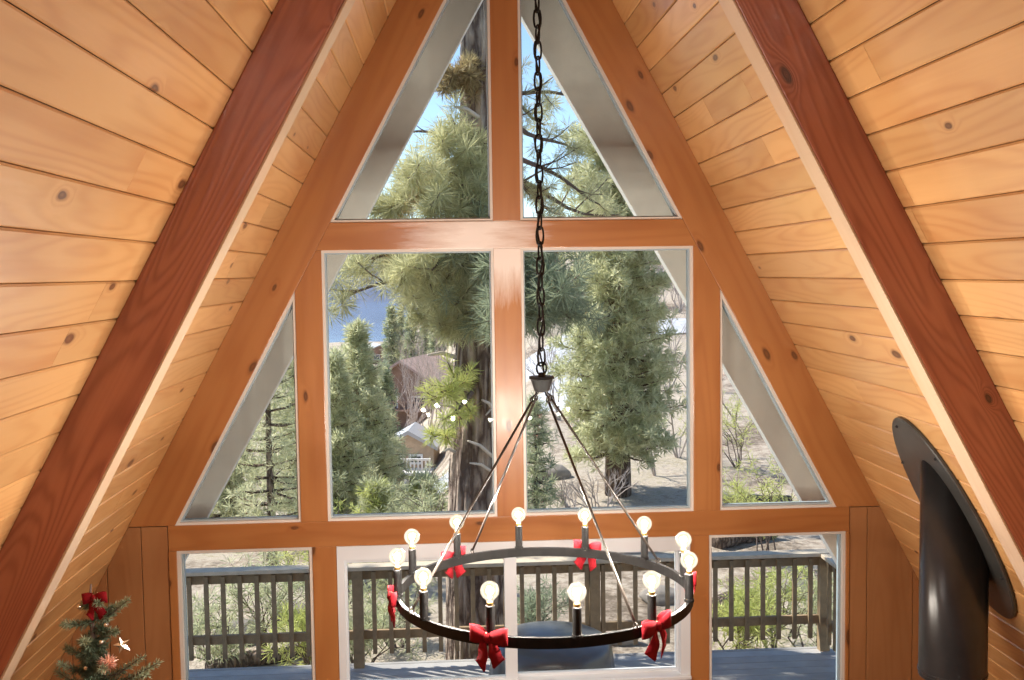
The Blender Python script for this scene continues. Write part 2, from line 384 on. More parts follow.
# vertical board panelling beside and below the lower windows
def boards(name, polys):
    bm = bmesh.new()
    for p in polys: add_prism(bm, p, .004, .09, .003)
    M = grain_frame((0, 0, 0), ZAX)
    tag(bm_obj(name, bm, M_PANEL, M=M, world=True), kind='structure')
def wall_side(s, seams):
    out = []
    xs = seams + [99]
    for a, b in zip(xs[:-1], xs[1:]):
        a += .0015; b -= .0015
        zc = lambda x: ZA - x/TP
        zlo = FLOOR
        za = min(-.004, zc(a)); 
        if zc(a) < zlo: continue
        bb = min(b, (ZA-zlo)*TP)
        pts = [(a, zlo), (bb, zlo)]
        if b < 90:
            zb = min(-.004, zc(b))
            if zc(b) > zlo: pts.append((b, zb))
        xt = (ZA+.004)*TP
        if a < xt < bb: pts.append((xt, -.004))
        pts.append((a, za))
        out.append([(s*x, z) for x, z in pts])
    return out
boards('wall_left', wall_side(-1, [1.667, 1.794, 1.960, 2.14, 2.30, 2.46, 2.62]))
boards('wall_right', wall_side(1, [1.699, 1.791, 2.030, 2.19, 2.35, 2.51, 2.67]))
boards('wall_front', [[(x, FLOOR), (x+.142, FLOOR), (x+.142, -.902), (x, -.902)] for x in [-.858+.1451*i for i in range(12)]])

# windows: frame, seal and pane
def window(n, poly, w=.012, frame=None, zlist=None):
    root = empty('window_%d' % n, (0, 0, 0), kind='structure')
    frame = frame or M_STOP
    i1 = inset(poly, w); i2 = inset(poly, w+.007)
    bm = bmesh.new(); add_ring(bm, poly, i1, .008, .075); bm_obj('window_frame', bm, frame, root)
    bm = bmesh.new(); add_ring(bm, i1, i2, .03, .07); bm_obj('glazing_seal', bm, M_GREY, root)
    bm = bmesh.new(); add_prism(bm, i1, .048, .053); bm_obj('pane', bm, M_GLASS, root)
    return root
top = lambda x: ZA-(abs(x)+HG/CP)/TP
window(1, [(-rk(ZU1), ZU1), (CX0, ZU1), (CX0, top(CX0))])
window(2, [(CX1, ZU1), (rk(ZU1), ZU1), (CX1, top(CX1))])
window(3, [(MX1, 0), (CX0, 0), (CX0, ZU0), (MX1, ZU0)])
window(4, [(CX1, 0), (RX0, 0), (RX0, ZU0), (CX1, ZU0)])
window(5, [(-rk(0), 0), (MX0, 0), (MX0, top(MX0))])
window(6, [(RX1, 0), (rk(0), 0), (RX1, top(RX1))])
window(7, [(-1.628, FLOOR+.25), (-.978, FLOOR+.25), (-.978, ZL), (-1.628, ZL)], w=.016)
window(9, [(.982, FLOOR+.25), (1.680, FLOOR+.25), (1.680, ZL), (.982, ZL)], w=.014)
for a, b in ((-1.628, -.978), (.982, 1.680)):
    timber('mullion', [(a, FLOOR), (b, FLOOR), (b, FLOOR+.25), (a, FLOOR+.25)], M_BEAM, XA)
# white sliding window in the middle
w8 = empty('window_8', kind='structure')
o8 = [(-.86, -.90), (.885, -.90), (.885, ZL), (-.86, ZL)]
i8 = [(-.826, -.828), (.836, -.828), (.836, -.195), (-.826, -.195)]
bm = bmesh.new(); add_ring(bm, o8, i8, -.006, .085); bm_obj('window_frame', bm, M_VINYL, w8)
bm = bmesh.new(); add_box(bm, (-.86, -.03, -.845), (.885, .0, -.828), .003); bm_obj('window_sill', bm, M_VINYL, w8)
for x0, x1, y0 in ((-.826, .018, .015), (-.042, .836, .05)):
    op = [(x0, -.828), (x1, -.828), (x1, -.195), (x0, -.195)]; ip = inset(op, .022)
    if x0 < -.5: ip = [(x0+.012, -.815), (x1-.060, -.815), (x1-.060, -.212), (x0+.012, -.212)]
    else: ip = [(x0+.060, -.815), (x1-.012, -.815), (x1-.012, -.212), (x0+.060, -.212)]
    bm = bmesh.new(); add_ring(bm, op, ip, y0, y0+.03); s_ = bm_obj('sash', bm, M_VINYL, w8)
    bm = bmesh.new(); add_prism(bm, ip, y0+.013, y0+.018); bm_obj('pane', bm, M_GLASS, s_)

# floor, loft floor and rear gable wall (behind the viewer)
def plank_floor(name, x0, x1, y0, y1, z, t, mat, pitch, along='y', gap=.002):
    bm = bmesh.new(); rr = random.Random(len(name))
    a0, a1 = (x0, x1) if along == 'y' else (y0, y1)
    k = a0
    while k < a1-.01:
        e = min(k+pitch, a1)
        lo = [k+gap/2, y0, z-t] if along == 'y' else [x0, k+gap/2, z-t]; hi = [e-gap/2, y1, z] if along == 'y' else [x1, e-gap/2, z]
        add_box(bm, lo, hi, .003); k = e
    M = grain_frame(((x0+x1)/2, y0, z), (0, 1, 0) if along == 'y' else (1, 0, 0), (0, 0, 1))
    return tag(bm_obj(name, bm, mat, M=M, world=True), kind='structure')
HWF = (ZA-FLOOR)*TP
plank_floor('floor', -HWF, HWF, REAR, .1, FLOOR, .05, M_FLOORW, .14)
plank_floor('loft_floor', -(ZA+.2)*TP+.05, (ZA+.2)*TP-.05, REAR, -4.7, -.2, .05, M_FLOORW, .14)
bm = bmesh.new(); add_prism(bm, [(-HWF-.1, FLOOR), (HWF+.1, FLOOR), (0, ZA+.15)], REAR-.1, REAR, 0); tag(bm_obj('wall_back', bm, M_PANEL, M=grain_frame((0, REAR, 0), ZAX), world=True), kind='structure')

# ---------------------------------------------------------------- chandelier
CX, CY, RZ, RR = .003, -1.675, .150, .479
ch = empty('chandelier', (CX, CY, RZ), label='black iron wagon-wheel chandelier with twelve glowing globe bulbs hanging on a chain', cat='chandelier')
bm = bmesh.new(); hw, hh = .006, .016; prof = [(RR-hw, -hh), (RR+hw, -hh), (RR+hw, hh), (RR-hw, hh)]; rings = []
for k in range(96):
    t = 2*PI*k/96; rings.append([bm.verts.new((r*math.cos(t), r*math.sin(t), z)) for r, z in prof])
for k in range(96):
    for i in range(4): bm.faces.new((rings[k][i], rings[k][(i+1) % 4], rings[(k+1) % 96][(i+1) % 4], rings[(k+1) % 96][i]))
bm_obj('ring', bm, M_BLACK, ch)
HZ = .66                                              # bottom of the hub above the ring
bm = bmesh.new(); add_lathe(bm, [(.002, 0), (.022, 0), (.0245, .004), (.036, .040), (.041, .042), (.041, .050), (.012, .052), (.010, .062), (.002, .063)], 32, (0, 0, HZ))
bm_obj('hub', bm, M_BLACK, ch, smooth=False)
ROD0 = math.radians(28)
for k in range(4):
    t = ROD0 + k*PI/2; c, s_ = math.cos(t), math.sin(t)
    a = Vector((.040*c, .040*s_, HZ-.030)); b = Vector((RR*c, RR*s_, hh+.012))
    bm = bmesh.new(); add_tube(bm, [a, b], .0042, 8)
    # eyelets at both ends
    d = (b-a).normalized(); side = Vector((-s_, c, 0)); up = d.cross(side)
    for p in (a - d*.008, b + d*.006): add_tube(bm, [p + (d*math.cos(q) + up*math.sin(q))*.009 for q in [2*PI*i/12 for i in range(12)]], .0025, 6, closed=True)
    rod = bm_obj('rod', bm, M_ROD, ch, smooth=True)
    bm = bmesh.new(); add_tube(bm, [Vector((c*r, s_*r, z)) for r, z in ((.020, HZ+.004), (.024, HZ-.008), (.032, HZ-.012), (.038, HZ-.020), (.036, HZ-.030), (.029, HZ-.030))], .0028, 6); bm_obj('hook', bm, M_BLACK, ch, smooth=True)
# chain up to the ridge, with the lamp cord threaded beside it
bm = bmesh.new(); z = HZ+.062; k = 0
def link(bm, zc, L, W, r, ang):
    pts = []
    for i in range(16):
        q = 2*PI*i/16; x = W*math.cos(q); zz = L*math.sin(q) if abs(math.sin(q)) > .7 else L*math.sin(q)*1.0
        zz = math.copysign(min(abs(math.sin(q))*1.25, 1), math.sin(q))*L
        pts.append(Vector((x*math.cos(ang), x*math.sin(ang), zc+zz)))
    add_tube(bm, pts, r, 6, closed=True)
link(bm, z+.014, .018, .018, .003, .4); z += .030
LK = .049
ztop = ZA - RZ - .20
while z+LK*.5 < ztop:
    link(bm, z+LK*.5-.004, .0285, .0125, .0034, .35 + (PI/2 if k % 2 else 0)); z += LK; k += 1
bm_obj('chain', bm, M_BLACK, ch, smooth=True)
bm = bmesh.new(); pts = []
for i in range(90):
    f = i/89; pts.append(Vector((.008*math.cos(i*.9), .008*math.sin(i*.9), HZ+.06 + f*(ztop-HZ-.06))))
add_tube(bm, pts, .0035, 6); bm_obj('lamp_cord', bm, M_BLACK, ch, smooth=True)
bm = bmesh.new(); add_lathe(bm, [(.05, ztop), (.06, ztop+.02), (.06, ztop+.05), (.02, ztop+.06)], 24); bm_obj('ceiling_rose', bm, M_BLACK, ch)
LAMPS = []
for k in range(12):
    t = math.radians(6+30*k); px, py = RR*math.cos(t), RR*math.sin(t)
    bm = bmesh.new(); add_lathe(bm, [(.016, hh-.002), (.016, hh+.005), (.0132, hh+.007), (.0132, .100), (.011, .102)], 16, (px, py, 0)); cn = bm_obj('candle_sleeve', bm, M_BLACK, ch)
    bm = bmesh.new(); add_lathe(bm, [(.009, .100), (.0095, .110), (.008, .112)], 14, (px, py, 0)); bm_obj('bulb_collar', bm, M_BRASS, cn)
    bm = bmesh.new(); R_ = .0275; zc = .110+.034
    pr = [(.0085, .110), (.0105, .115), (.0135, .119)] + [(R_*math.cos(q), zc+R_*math.sin(q)) for q in [math.radians(v) for v in (-52, -40, -26, -12, 4, 20, 36, 52, 66, 78)]] + [(.001, zc+R_)]
    add_lathe(bm, pr, 24, (px, py, 0)); bm_obj('bulb', bm, M_BULB, cn, smooth=True)
    LAMPS.append(Vector((CX+px, CY+py, RZ+zc)))
for i, p in enumerate(LAMPS):
    ld = bpy.data.lights.new('filament_light', 'POINT'); ld.energy = 22; ld.color = (1, .95, .90); ld.shadow_soft_size = .012
    lo = bpy.data.objects.new('filament_light', ld); lo.location = p; COL.objects.link(lo)

# red velvet bows tied at every second candle
def ribbon(bm, path, halfw, axis, th=.0012):
    """flat band along a path; axis gives its width direction at each point"""
    n = len(path); A, B, C, D = [], [], [], []
    for i, p in enumerate(path):
        d = (path[min(i+1, n-1)]-path[max(i-1, 0)]).normalized(); ax = axis[i] if isinstance(axis, list) else axis
        w = halfw[i] if isinstance(halfw, list) else halfw
        nn = d.cross(ax); nn = nn.normalized()*th if nn.length > 1e-6 else Vector((0, th, 0))
        A.append(bm.verts.new(p+ax*w+nn)); B.append(bm.verts.new(p-ax*w+nn)); C.append(bm.verts.new(p-ax*w-nn)); D.append(bm.verts.new(p+ax*w-nn))
    for i in range(n-1):
        for X, Y in ((A, B), (B, C), (C, D), (D, A)): bm.faces.new((X[i], Y[i], Y[i+1], X[i+1]))
    bm.faces.new((A[0], D[0], C[0], B[0])); bm.faces.new((A[-1], B[-1], C[-1], D[-1]))
def make_bow(seed, scale=1.0):
    """local frame: x sideways, y outward, z up"""
    q = random.Random(seed); root = empty('red_bow')
    zx = Vector((0, 0, 1))
    for sx in (-1, 1):
        path, hwid = [], []
        lx = .050*q.uniform(.92, 1.1); tilt = q.uniform(-.006, .010)
        for i in range(15):
            f = i/14; a = PI*2*f
            x = lx*(1-math.cos(a))*.5; y = .016*math.sin(a)*(.4+.6*f) + .006
            path.append(Vector((sx*(x+.003), y, tilt*x/lx + .002*math.sin(7*f)))*scale); hwid.append((.008 + .0145*min(1, math.sin(a/2)*1.25))*scale)
        bm = bmesh.new(); ribbon(bm, path, hwid, zx); bm_obj('loop', bm, M_VELVET, root, smooth=True)
    for sx in (-1, 1):
        path, hwid, ax = [], [], []
        ln = .068*q.uniform(.85, 1.15); sp = .030*q.uniform(.7, 1.2); wv = q.uniform(.5, 2)
        for i in range(11):
            f = i/10; path.append(Vector((sx*(.003+sp*f**.8 + .004*math.sin(f*5+wv)), .010+.010*math.sin(f*4+wv)*f, -.006-ln*f))*scale)
            hwid.append((.006+.011*min(1, f*2.2))*scale); ax.append(Vector((1, .5*math.sin(f*3+wv+sx), .25*sx)).normalized())
        bm = bmesh.new(); ribbon(bm, path, hwid, ax)
        # swallow-tail slant
        zmin = min(v.co.z for v in bm.verts)
        for v in bm.verts:
            if v.co.z < zmin + .012*scale: v.co.z += sx*(v.co.x - path[-1].x)*.7
        bm_obj('tail', bm, M_VELVET, root, smooth=True)
    bm = bmesh.new(); bmesh.ops.create_uvsphere(bm, u_segments=14, v_segments=9, radius=.011*scale)
    for v in bm.verts: v.co = Vector((v.co.x*.9, v.co.y*.9+.010*scale, v.co.z*1.25))
    bm_obj('knot', bm, M_VELVET, root, smooth=True)
    bm = bmesh.new(); add_tube(bm, [Vector((.006*math.cos(a), -.004+.016*math.sin(a), .002+.012*math.sin(2*a)))*scale for a in [2*PI*i/14 for i in range(14)]], .0011*scale, 5, closed=True)
    tt = bm_obj('twist_tie', bm, M_TWIST, root, smooth=True); tt['label'] = 'gold twist tie'
    return root
BOWL = {6: 'red velvet bow half hidden behind a candle at the ring end nearest the flue', 66: 'small far red velvet bow on the ring back, on the stove flue side',
        126: 'far red velvet bow on the ring back, in front of the big pine trunk', 186: 'red velvet bow seen edge-on at the ring end nearest the christmas tree',
        246: 'large near red velvet bow beside the white centre stile of the sliding window', 306: 'large near red velvet bow close to the lower window post on the flue side'}
for i, (a, lab) in enumerate(BOWL.items()):
    t = math.radians(a); b = make_bow(20+i, 1.08 if a > 180 else 1.0)
    b.location = (CX+(RR+.014)*math.cos(t), CY+(RR+.014)*math.sin(t), RZ+.014)
    b.rotation_euler = (0, rnd.uniform(-.08, .08), t-PI/2)
    tag(b, lab, 'bow', 'red bows tied to the chandelier ring')

# ---------------------------------------------------------------- stove flue
FXX, FYY = 1.733, -1.0
zf = ZA-FXX/TP
fl = empty('stove_flue', (FXX, FYY, FLOOR), label='black metal stove flue pipe passing through an oval collar in the sloped ceiling', cat='flue pipe')
bm = bmesh.new(); RP = .131
prof = [(RP-.012, zf-.695), (RP, zf-.695), (RP, zf-.69), (RP, zf+RP/TP+.02)]
rings = []; seg = 40
for r, z in prof:
    ring = []
    for k in range(seg):
        c, s_ = math.cos(2*PI*k/seg), math.sin(2*PI*k/seg); zz = z
        if z > zf: zz = ZA-(FXX+r*c)/TP-.004
        ring.append(bm.verts.new((r*c, r*s_, zz-FLOOR)))
    rings.append(ring)
for i in range(3):
    for k in range(seg): bm.faces.new((rings[i][k], rings[i][(k+1) % seg], rings[i+1][(k+1) % seg], rings[i+1][k]))
bm.faces.new(rings[0][::-1]); bm.faces.new(rings[-1])
bm_obj('outer_sleeve', bm, M_FLUE, fl, smooth=True)
bm = bmesh.new(); add_lathe(bm, [(.1, .0), (.1, 1.0), (.1035, 1.003), (.1035, 1.02), (.1, 1.023), (.1, zf-.66-FLOOR)], 36); bm_obj('inner_pipe', bm, M_FLUE, fl)
bm = bmesh.new(); add_lathe(bm, [(RP+.001, 0), (RP+.0035, .002), (RP+.0035, .012), (RP+.001, .014)], 40, (0, 0, zf-.68-FLOOR)); bm_obj('band', bm, M_FLUE, fl)
# oval collar lying against the planks
bm = bmesh.new(); cu = (ZA-zf)/CP + .055; A_, B_ = .475, .27; rings = []
for (fa, n) in ((1.0, .004), (1.0, .014), (.985, .018), (.60, .022)):
    ring = []
    for k in range(64):
        q = 2*PI*k/64; p = slope_pt(1, cu + A_*fa*math.cos(q), FYY + .05 + B_*fa*math.sin(q), n + .0); ring.append(bm.verts.new(p - Vector((FXX, FYY, FLOOR))))
    rings.append(ring)
for i in range(3):
    for k in range(64): bm.faces.new((rings[i][k], rings[i][(k+1) % 64], rings[i+1][(k+1) % 64], rings[i+1][k]))
bm.faces.new(rings[-1])
bm_obj('oval_collar', bm, M_COLLAR, fl)
for q in (.35, 1.2, 2.1, 2.9, 3.9, 5.2):
    bm = bmesh.new(); p = slope_pt(1, cu + A_*.93*math.cos(q), FYY + .05 + B_*.93*math.sin(q), .021)
    bmesh.ops.create_uvsphere(bm, u_segments=8, v_segments=6, radius=.006)
    bm_obj('screw', bm, M_FLUE, fl, loc=p-Vector((FXX, FYY, FLOOR)))
# ---------------------------------------------------------------- needles, branches, trees
def tufts(P, D, n, L, W, spread, jit=.35, droop=0.0, rg=nr):
    """P, D: m x 3 tuft centres and axes; n needles each; returns vertices and triangles"""
    P = np.asarray(P, float); D = np.asarray(D, float); m = len(P)
    D = D/np.linalg.norm(D, axis=1, keepdims=True)
    R = rg.normal(size=(m, n, 3)); R /= np.linalg.norm(R, axis=2, keepdims=True)
    d = D[:, None, :]*(1-spread) + R*spread; d[..., 2] -= droop; d /= np.linalg.norm(d, axis=2, keepdims=True)
    base = P[:, None, :] - D[:, None, :]*(rg.random((m, n, 1))*L*jit) + R*L*.04
    ln = L*rg.uniform(.65, 1.1, (m, n, 1))
    side = np.cross(d, rg.normal(size=(m, n, 3))); side /= np.linalg.norm(side, axis=2, keepdims=True)+1e-9
    a = base - side*W*.5; b = base + side*W*.5; mid = base + d*ln*.55
    t = base + d*ln
    V = np.stack([mid-side*W*.5, base, mid+side*W*.5, t], 2).reshape(-1, 3)
    F = np.arange(m*n*4).reshape(-1, 4)
    return V, F
def tube_np(bmv, pts, radii, seg=5):
    add_tube(bmv, pts, radii, seg)

def bark(name, lit, dark, scale=9.0, plates=True):
    m, nt, P = new_mat(name); L = nt.links.new
    tc = N(nt, 'ShaderNodeTexCoord'); mp = N(nt, 'ShaderNodeMapping'); mp.inputs['Scale'].default_value = (scale, scale, scale*.22); L(tc.outputs['Object'], mp.inputs[0])
    ns = N(nt, 'ShaderNodeTexNoise', Scale=2.0, Detail=3.0); L(mp.outputs[0], ns.inputs['Vector'])
    wv = N(nt, 'ShaderNodeVectorMath', operation='MULTIPLY_ADD'); L(ns.outputs['Color'], wv.inputs[0]); wv.inputs[1].default_value = (.6, .6, .6); L(mp.outputs[0], wv.inputs[2])
    vo = N(nt, 'ShaderNodeTexVoronoi', feature='DISTANCE_TO_EDGE', Scale=1.0); L(wv.outputs[0], vo.inputs['Vector'])
    n2 = N(nt, 'ShaderNodeTexNoise', Scale=14.0, Detail=5.0, Roughness=.7); L(tc.outputs['Object'], n2.inputs['Vector'])
    h = mathn(nt, 'ADD', mathn(nt, 'MULTIPLY', vo.outputs['Distance'], 1.5, True), mathn(nt, 'MULTIPLY', n2.outputs[0], .35))
    L(ramp(nt, h, [(.22, dark), (.42, tuple((a+b)/2 for a, b in zip(lit, dark))), (.75, lit)]), P.inputs['Base Color'])
    P.inputs['Roughness'].default_value = .9
    b = N(nt, 'ShaderNodeBump', Strength=1.0, Distance=.09); L(h, b.inputs['Height']); L(b.outputs[0], P.inputs['Normal'])
    return m
M_BARK = bark('ponderosa_bark', (.56, .44, .35), (.13, .085, .065))
M_BARK2 = bark('conifer_bark', (.42, .31, .24), (.09, .06, .045), 14)
M_TWIG = plain('grey_twig', (.40, .34, .31), .8, nscale=12, namt=.2)
M_DEADW = plain('bleached_dead_wood', (.60, .52, .45), .8, nscale=12, namt=.15)
M_BRANCH = plain('brown_branch', (.14, .10, .085), .85, nscale=12, namt=.25)
M_NEED = leaf_mat('ponderosa_needles', (.36, .36, .19), (.76, .73, .44))
M_NEEDB = leaf_mat('blue_green_needles', (.20, .25, .16), (.46, .50, .34))
M_NEEDY = leaf_mat('yellow_green_needles', (.36, .41, .11), (.72, .72, .28))
M_NEEDP = leaf_mat('pale_olive_needles', (.34, .37, .20), (.74, .74, .49))
M_DRYN = leaf_mat('dry_brown_needles', (.22, .14, .07), (.55, .46, .24))
M_NEEDL = leaf_mat('palest_olive_needles', (.44, .45, .25), (.86, .84, .58))  # palest of the needle colours
M_FIR = leaf_mat('dark_fir_needles', (.06, .10, .06), (.20, .26, .17), trans=.15)
M_TIPS = leaf_mat('pale_fir_tips', (.16, .22, .13), (.42, .48, .33), trans=.15)

def gz_ground(x, y):
    d = y - CAMY; t = min(1, max(0, (x/max(d, 1) + .05)/.13)); w = t*t*(3-2*t)
    zl = np.interp(d, [0, 17, 50, 90, 385, 2000], [-3.4, -3.5, -9.3, -12.2, -23.0, -30])
    zr = np.interp(d, [0, 17, 45, 80, 140, 300, 2000], [-3.4, -3.4, -2.7, 1.6, 5.0, 6.0, -10])
    z = zl*(1-w) + zr*w
    a = min(1, max(0, (d-11)/8))
    return float(z + a*.22*mnoise.noise(Vector((x*.23, y*.23, 0))) + .05*mnoise.noise(Vector((x*1.1, y*1.1, 3))))

def bough(bm, tip_list, start, end, r0, q, nsub=5, sag=.06, sub=.45):
    """crooked branch with side shoots; fills tip_list with (point, direction) of the shoot ends"""
    s, e = Vector(start), Vector(end); L = (e-s).length; d = (e-s)/max(L, 1e-6); a, b = frame_of(d)
    pts = []; n = 9
    p1, p2 = q.uniform(0, 6), q.uniform(0, 6)
    for i in range(n):
        f = i/(n-1); w = L*.05*math.sin(PI*f)
        pts.append(s + (e-s)*f + a*w*math.sin(4*f+p1) + b*w*math.sin(5*f+p2) - Vector((0, 0, sag*L*math.sin(PI*f))))
    add_tube(bm, pts, [r0*(1-.75*i/(n-1)) for i in range(n)], 6)
    tip_list.append((pts[-1], d))
    for k in range(nsub):
        f = .25 + .75*(k+q.random())/nsub; i = min(n-2, int(f*(n-1))); p = pts[i].lerp(pts[i+1], f*(n-1)-i)
        dd = (d*.6 + a*q.uniform(-1, 1) + b*q.uniform(-1, 1) + Vector((0, 0, .25))).normalized(); ln = L*sub*q.uniform(.35, .9)*(1.15-f*.5)
        m = p + dd*ln*.5 + Vector((0, 0, -.03*ln)); en = p + dd*ln + Vector((0, 0, .05*ln))
        add_tube(bm, [p, m, en], [r0*.42*(1-.5*f), r0*.3*(1-.5*f), r0*.14], 5)
        tip_list.append((en, (en-m).normalized())); tip_list.append((m, dd))

# ---- the big ponderosa close beyond the deck
PY = 5.35
bp = empty('ponderosa_pine', (0, PY, -3.45), label='big ponderosa pine with a thick furrowed trunk just beyond the deck railing', cat='tree')
def trunk_mesh(ctr, rad, zs, seg=96, amp=.15, q=0):
    V = []; F = []
    for i, z in enumerate(zs):
        c = ctr(z); r = rad(z)
        for k in range(seg):
            t = 2*PI*k/seg; u = Vector((math.cos(t)*3.2, math.sin(t)*3.2, z*.8+q))
            rid = mnoise.noise(u*1.8)*.6 + mnoise.noise(Vector((math.cos(t)*9, math.sin(t)*9, z*1.6+q)))*.7
            rr = r*(1 + amp*rid); V.append((c[0]+rr*math.cos(t), c[1]+rr*math.sin(t), z))
    n = len(zs)
    for i in range(n-1):
        for k in range(seg): F.append((i*seg+k, i*seg+(k+1) % seg, (i+1)*seg+(k+1) % seg, (i+1)*seg+k))
    return np.array(V), np.array(F)
A0 = at(479, 600, PY); A1 = at(483, 0, PY)
def pctr(z):
    f = (z-A0.z)/(A1.z-A0.z); return (A0.x + (A1.x-A0.x)*f + .03*math.sin(z*1.1), PY)
def prad(z): return float(np.interp(z, [-3.6, -3.2, -1.9, 1.0, 4.0, 9, 18, 22], [.42, .34, .295, .245, .185, .14, .06, .02]))
zs = np.concatenate([np.arange(-3.7, 6, .05), np.arange(6, 22, .5)])
V, F = trunk_mesh(pctr, prad, zs); V[:, 1] -= PY; V[:, 2] += 3.45
tri_obj('trunk', V, F, M_BARK, bp, smooth=True)
def rel(p): return p - Vector((0, PY, -3.45))
q = random.Random(77)
bmB = bmesh.new(); tipA, tipB, tipD, tipF = [], [], [], []
def stem_at(z, dy=0): c = pctr(z); return Vector((c[0], c[1]+dy, z))
# (tip pixel, tip y, height on stem pixel row, tuft list)
for (px, py, dy, row, lst, ns) in [
    (375, 212, -.5, 185, tipA, 8), (408, 178, -.9, 130, tipA, 7), (400, 135, .5, 112, None, 3), (442, 150, -.7, 120, tipA, 8), (462, 185, -.8, 150, tipA, 9), (430, 205, -1.0, 190, tipA, 9), (480, 205, -.9, 175, tipA, 8), (396, 205, -.6, 165, tipA, 8), (470, 215, -.6, 200, tipA, 8),
    (340, 300, -.8, 235, tipA, 6), (352, 262, -.5, 240, tipA, 7), (400, 285, -1.0, 232, tipA, 7), (432, 270, -1.1, 225, tipA, 8), (405, 300, .4, 262, tipA, 6), (385, 262, .3, 245, tipA, 7),
    (455, 305, -1.0, 270, tipA, 9), (470, 320, -.9, 285, tipA, 8), (440, 330, -.7, 300, tipA, 7), (478, 290, -.9, 255, tipA, 8), (420, 318, .2, 290, tipA, 6),
    (431, 400, -.8, 365, tipB, 5), (443, 420, -.9, 380, tipB, 6), (430, 438, -.6, 400, tipB, 5), (441, 392, -.8, 360, tipB, 5),
    (452, 75, -.5, 55, tipD, 7), (446, 90, -.4, 62, tipD, 6),
    (548, 290, -.7, 245, tipA if 0 else None, 0), (540, 200, .5, 150, tipF, 6), (590, 100, .8, 80, tipF, 6), (575, 150, .6, 95, tipF, 7), (600, 205, .4, 130, tipF, 7), (560, 215, .5, 160, tipF, 6), (545, 125, .9, 70, tipF, 6), (620, 215, .9, 170, tipF, 6)]:
    e = at(px, py, PY+dy); s_ = stem_at(at(480, row, PY).z)
    tl = lst if lst is not None else []
    bough(bmB, tl, rel(s_), rel(e), .035 if lst is not None else .03, q, max(ns, 2), .04, .38)
# the dark bluish bough hanging right of the centre post, nearer the house
tipC = []
for (px, py, dy) in [(520, 270, -1.6), (540, 300, -1.8), (530, 320, -1.7), (552, 285, -1.6), (515, 300, -1.8), (560, 310, -1.5), (535, 258, -1.6), (512, 330, -1.6), (570, 318, -1.4)]:
    bough(bmB, tipC, rel(stem_at(at(480, 235, PY).z)), rel(at(px, py, PY+dy)), .028, q, 8, .05, .42)
# crown above the frame: shades the deck and the gable
tipE = []
for k in range(70):
    z = 5.0 + 15.5*(k/70)**1.05; t = k*2.4; ln = 3.3*(1-.62*(z-5)/16)*q.uniform(.7, 1.1)
    s_ = stem_at(z); bough(bmB, tipE, rel(s_), rel(s_ + Vector((math.cos(t)*ln, math.sin(t)*ln, -.15*ln+q.uniform(-.2, .5)))), .05, q, 6, .06, .4)
bm_obj('branches', bmB, M_BRANCH, bp)
def tip_tufts(name, tips, mat, par, n, L, W, spread, rep=1, sc_=.12, droop=.0):
    P = [tuple(p + Vector((q.gauss(0, sc_), q.gauss(0, sc_), q.gauss(0, sc_)))*(0 if r == 0 else 1)) for p, d in tips for r in range(rep)]
    D = [tuple(d) for p, d in tips for r in range(rep)]
    V, F = tufts(P, D, n, L, W, spread, droop=droop); return tri_obj(name, V, F, mat, par)
tip_tufts('needles', tipA, M_NEED, bp, 70, .19, .007, .75, 2, .10)
tip_tufts('needles', tipF, M_NEED, bp, 55, .15, .007, .75, 1)
o = tip_tufts('needles', tipB, M_NEEDY, bp, 50, .14, .008, .7, 1); o['label'] = 'yellow-green young needles'
o = tip_tufts('needles', tipD, M_DRYN, bp, 60, .13, .008, .8, 2, .06); o['label'] = 'dry brown needle clump'
o = tip_tufts('needles', tipC, M_NEEDB, bp, 60, .19, .008, .75, 2, .10); o['label'] = 'dark blue-green needles'
tip_tufts('needles', tipE, M_NEED, bp, 40, .28, .03, .8, 2, .25)
for (x0, y0, x1, y1, r) in [(492, 456, 468, 441, .016), (492, 472, 470, 463, .014), (455, 452, 442, 452, .014), (455, 357, 428, 355, .02), (462, 414, 440, 405, .016), (495, 412, 482, 400, .016), (500, 405, 486, 415, .012), (478, 117, 455, 107, .02)]:
    bm = bmesh.new(); a = rel(at(x0, y0, PY-.27)); b = rel(at(x1, y1, PY-.55)); add_tube(bm, [a, a.lerp(b, .5)+Vector((0, 0, .03)), b], [r*1.2, r, r*.6], 7)
    o = bm_obj('dead_stub', bm, M_DEADW, bp, smooth=True); o['label'] = 'bleached dead branch stub'

